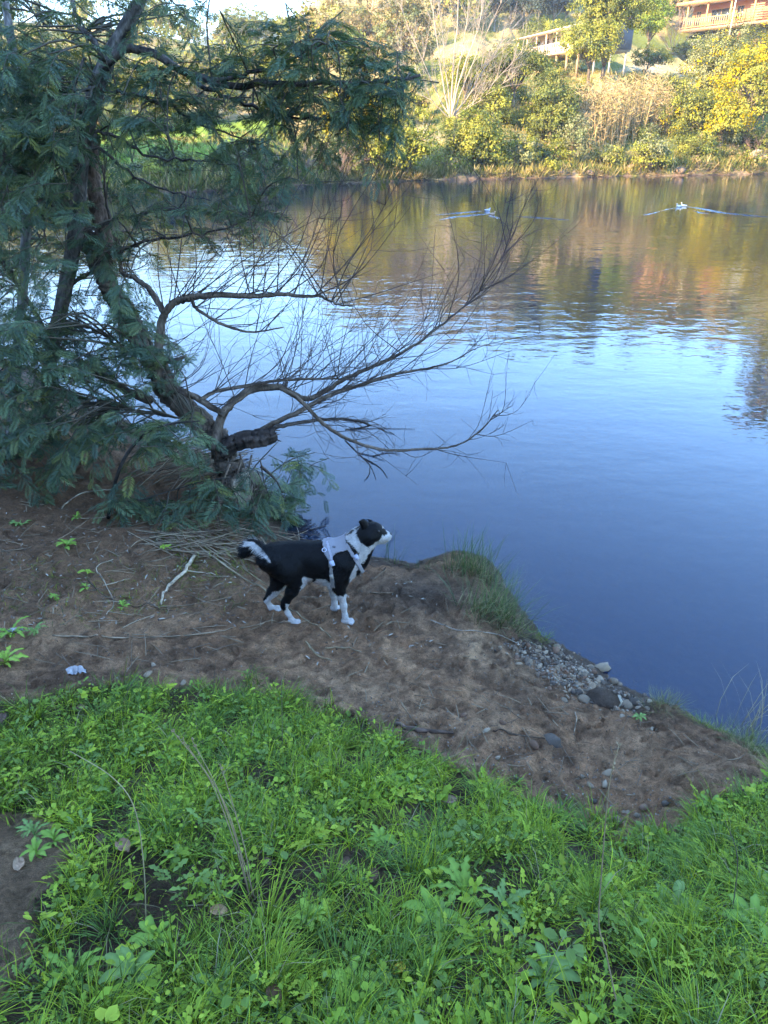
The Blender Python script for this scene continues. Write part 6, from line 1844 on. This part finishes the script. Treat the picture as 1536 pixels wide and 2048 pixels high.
for i, (px, row, s_, col, lab, h) in enumerate([(898, 1622, .055, (.24, .19, .165), 'grey-brown curled dead leaf lying on the grass, right of centre', .045), (372, 1925, .075, (.12, .085, .075), 'largest dark brown dead leaf in the bottom left grass', .02), (250, 1706, .062, (.36, .26, .215), 'pinkish dead leaf on the bare spot at left', .02), (536, 1737, .034, (.17, .125, .11), 'small dark curled leaf right of the dry stalks', .02), (440, 1838, .045, (.40, .30, .20), 'tan dead leaf below the dry stalks', .02), (550, 2008, .05, (.17, .11, .08), 'brown leaf at the bottom centre left', .02),
        (748, 1762, .04, (.15, .11, .09), 'dark dead leaf at the image centre right of the stalks', .015), (1048, 1960, .045, (.14, .10, .085), 'dark leaf with a pale tip at the bottom right', .02), (10, 1450, .05, (.14, .11, .10), 'dark dead leaf in the grass at the left edge', .03), (690, 1742, .05, (.16, .12, .10), 'brown dead leaf left of the centre leaf', .012), (165, 1430, .045, (.13, .10, .085), 'brown leaf in the upper left grass', .03), (285, 1440, .04, (.15, .115, .095), 'brown leaf in the upper grass left of the stalks', .03), (205, 1690, .05, (.13, .10, .08), 'dark leaf left of the pinkish dead leaf', .01), (838, 1905, .03, (.42, .26, .09), 'small orange leaf near the bottom centre', .03), (798, 1958, .035, (.48, .42, .08), 'small yellow leaf at the bottom centre', .03), (40, 1735, .05, (.40, .33, .27), 'pale narrow leaf on the bare soil at left', .002)]):
    sheet('dead_leaf', lab, 'leaf', px, row, s_, col, 600 + i, h=h)
sheet('white_scrap', 'crumpled white scrap on the earth at the edge of the grass', 'scrap', 156, 1350, .085, (.46, .56, .72), 71, .15, .004, .5, .22)
sheet('white_scrap', 'small white scrap among the dandelions at the left edge', 'scrap', 36, 1276, .06, (.46, .56, .72), 72, .15, .03, .5, .22)
# leaf litter under the trees
al = Acc()
pts = np.vstack([poly_points([(0, 990), (430, 1000), (560, 1090), (620, 1150), (480, 1250), (0, 1250)], 900, g), poly_points([(640, 1130), (880, 1150), (880, 1320), (600, 1330)], 160, g)])
P = np.array([on_ground(*q) for q in pts]) + [0, 0, .004]; n = len(P)
s_ = g.uniform(.012, .040, n)
lp = np.array([(.26, .20, .15), (.17, .125, .09), (.36, .30, .23), (.11, .08, .06)])
scatter(al, OV, OT, frames(rand_dirs(n, g) * [1, 1, .15], np.array([0, 0, 1.0]) + g.normal(size=(n, 3)) * .35), P, np.stack([s_, s_ * .5, s_], -1), lp[g.integers(0, 4, n)] * g.uniform(.7, 1.2, (n, 1)), OTI)
tag(al.build('leaf_litter', M_TWIG), 'small fallen willow leaves on the dark earth', 'litter', None, 'stuff')
# ================================================================== AIR
a = Acc(); box(a, (0, 390, 63), (1700, 1640, 140)); 
hz = a.build('haze', M_STONE)
m = bpy.data.materials.new('haze_air'); m.use_nodes = True
nt = m.node_tree; nt.nodes.remove(nt.nodes['Principled BSDF'])
pv = nt.nodes.new('ShaderNodeVolumePrincipled')
pv.inputs['Color'].default_value = (.93, .95, 1, 1); pv.inputs['Density'].default_value = 0.0005; pv.inputs['Anisotropy'].default_value = .2
nt.links.new(pv.outputs[0], nt.nodes['Material Output'].inputs['Volume'])
hz.data.materials.clear(); hz.data.materials.append(m)
tag(hz, 'thin bright haze in the valley air', 'haze', None, 'stuff')
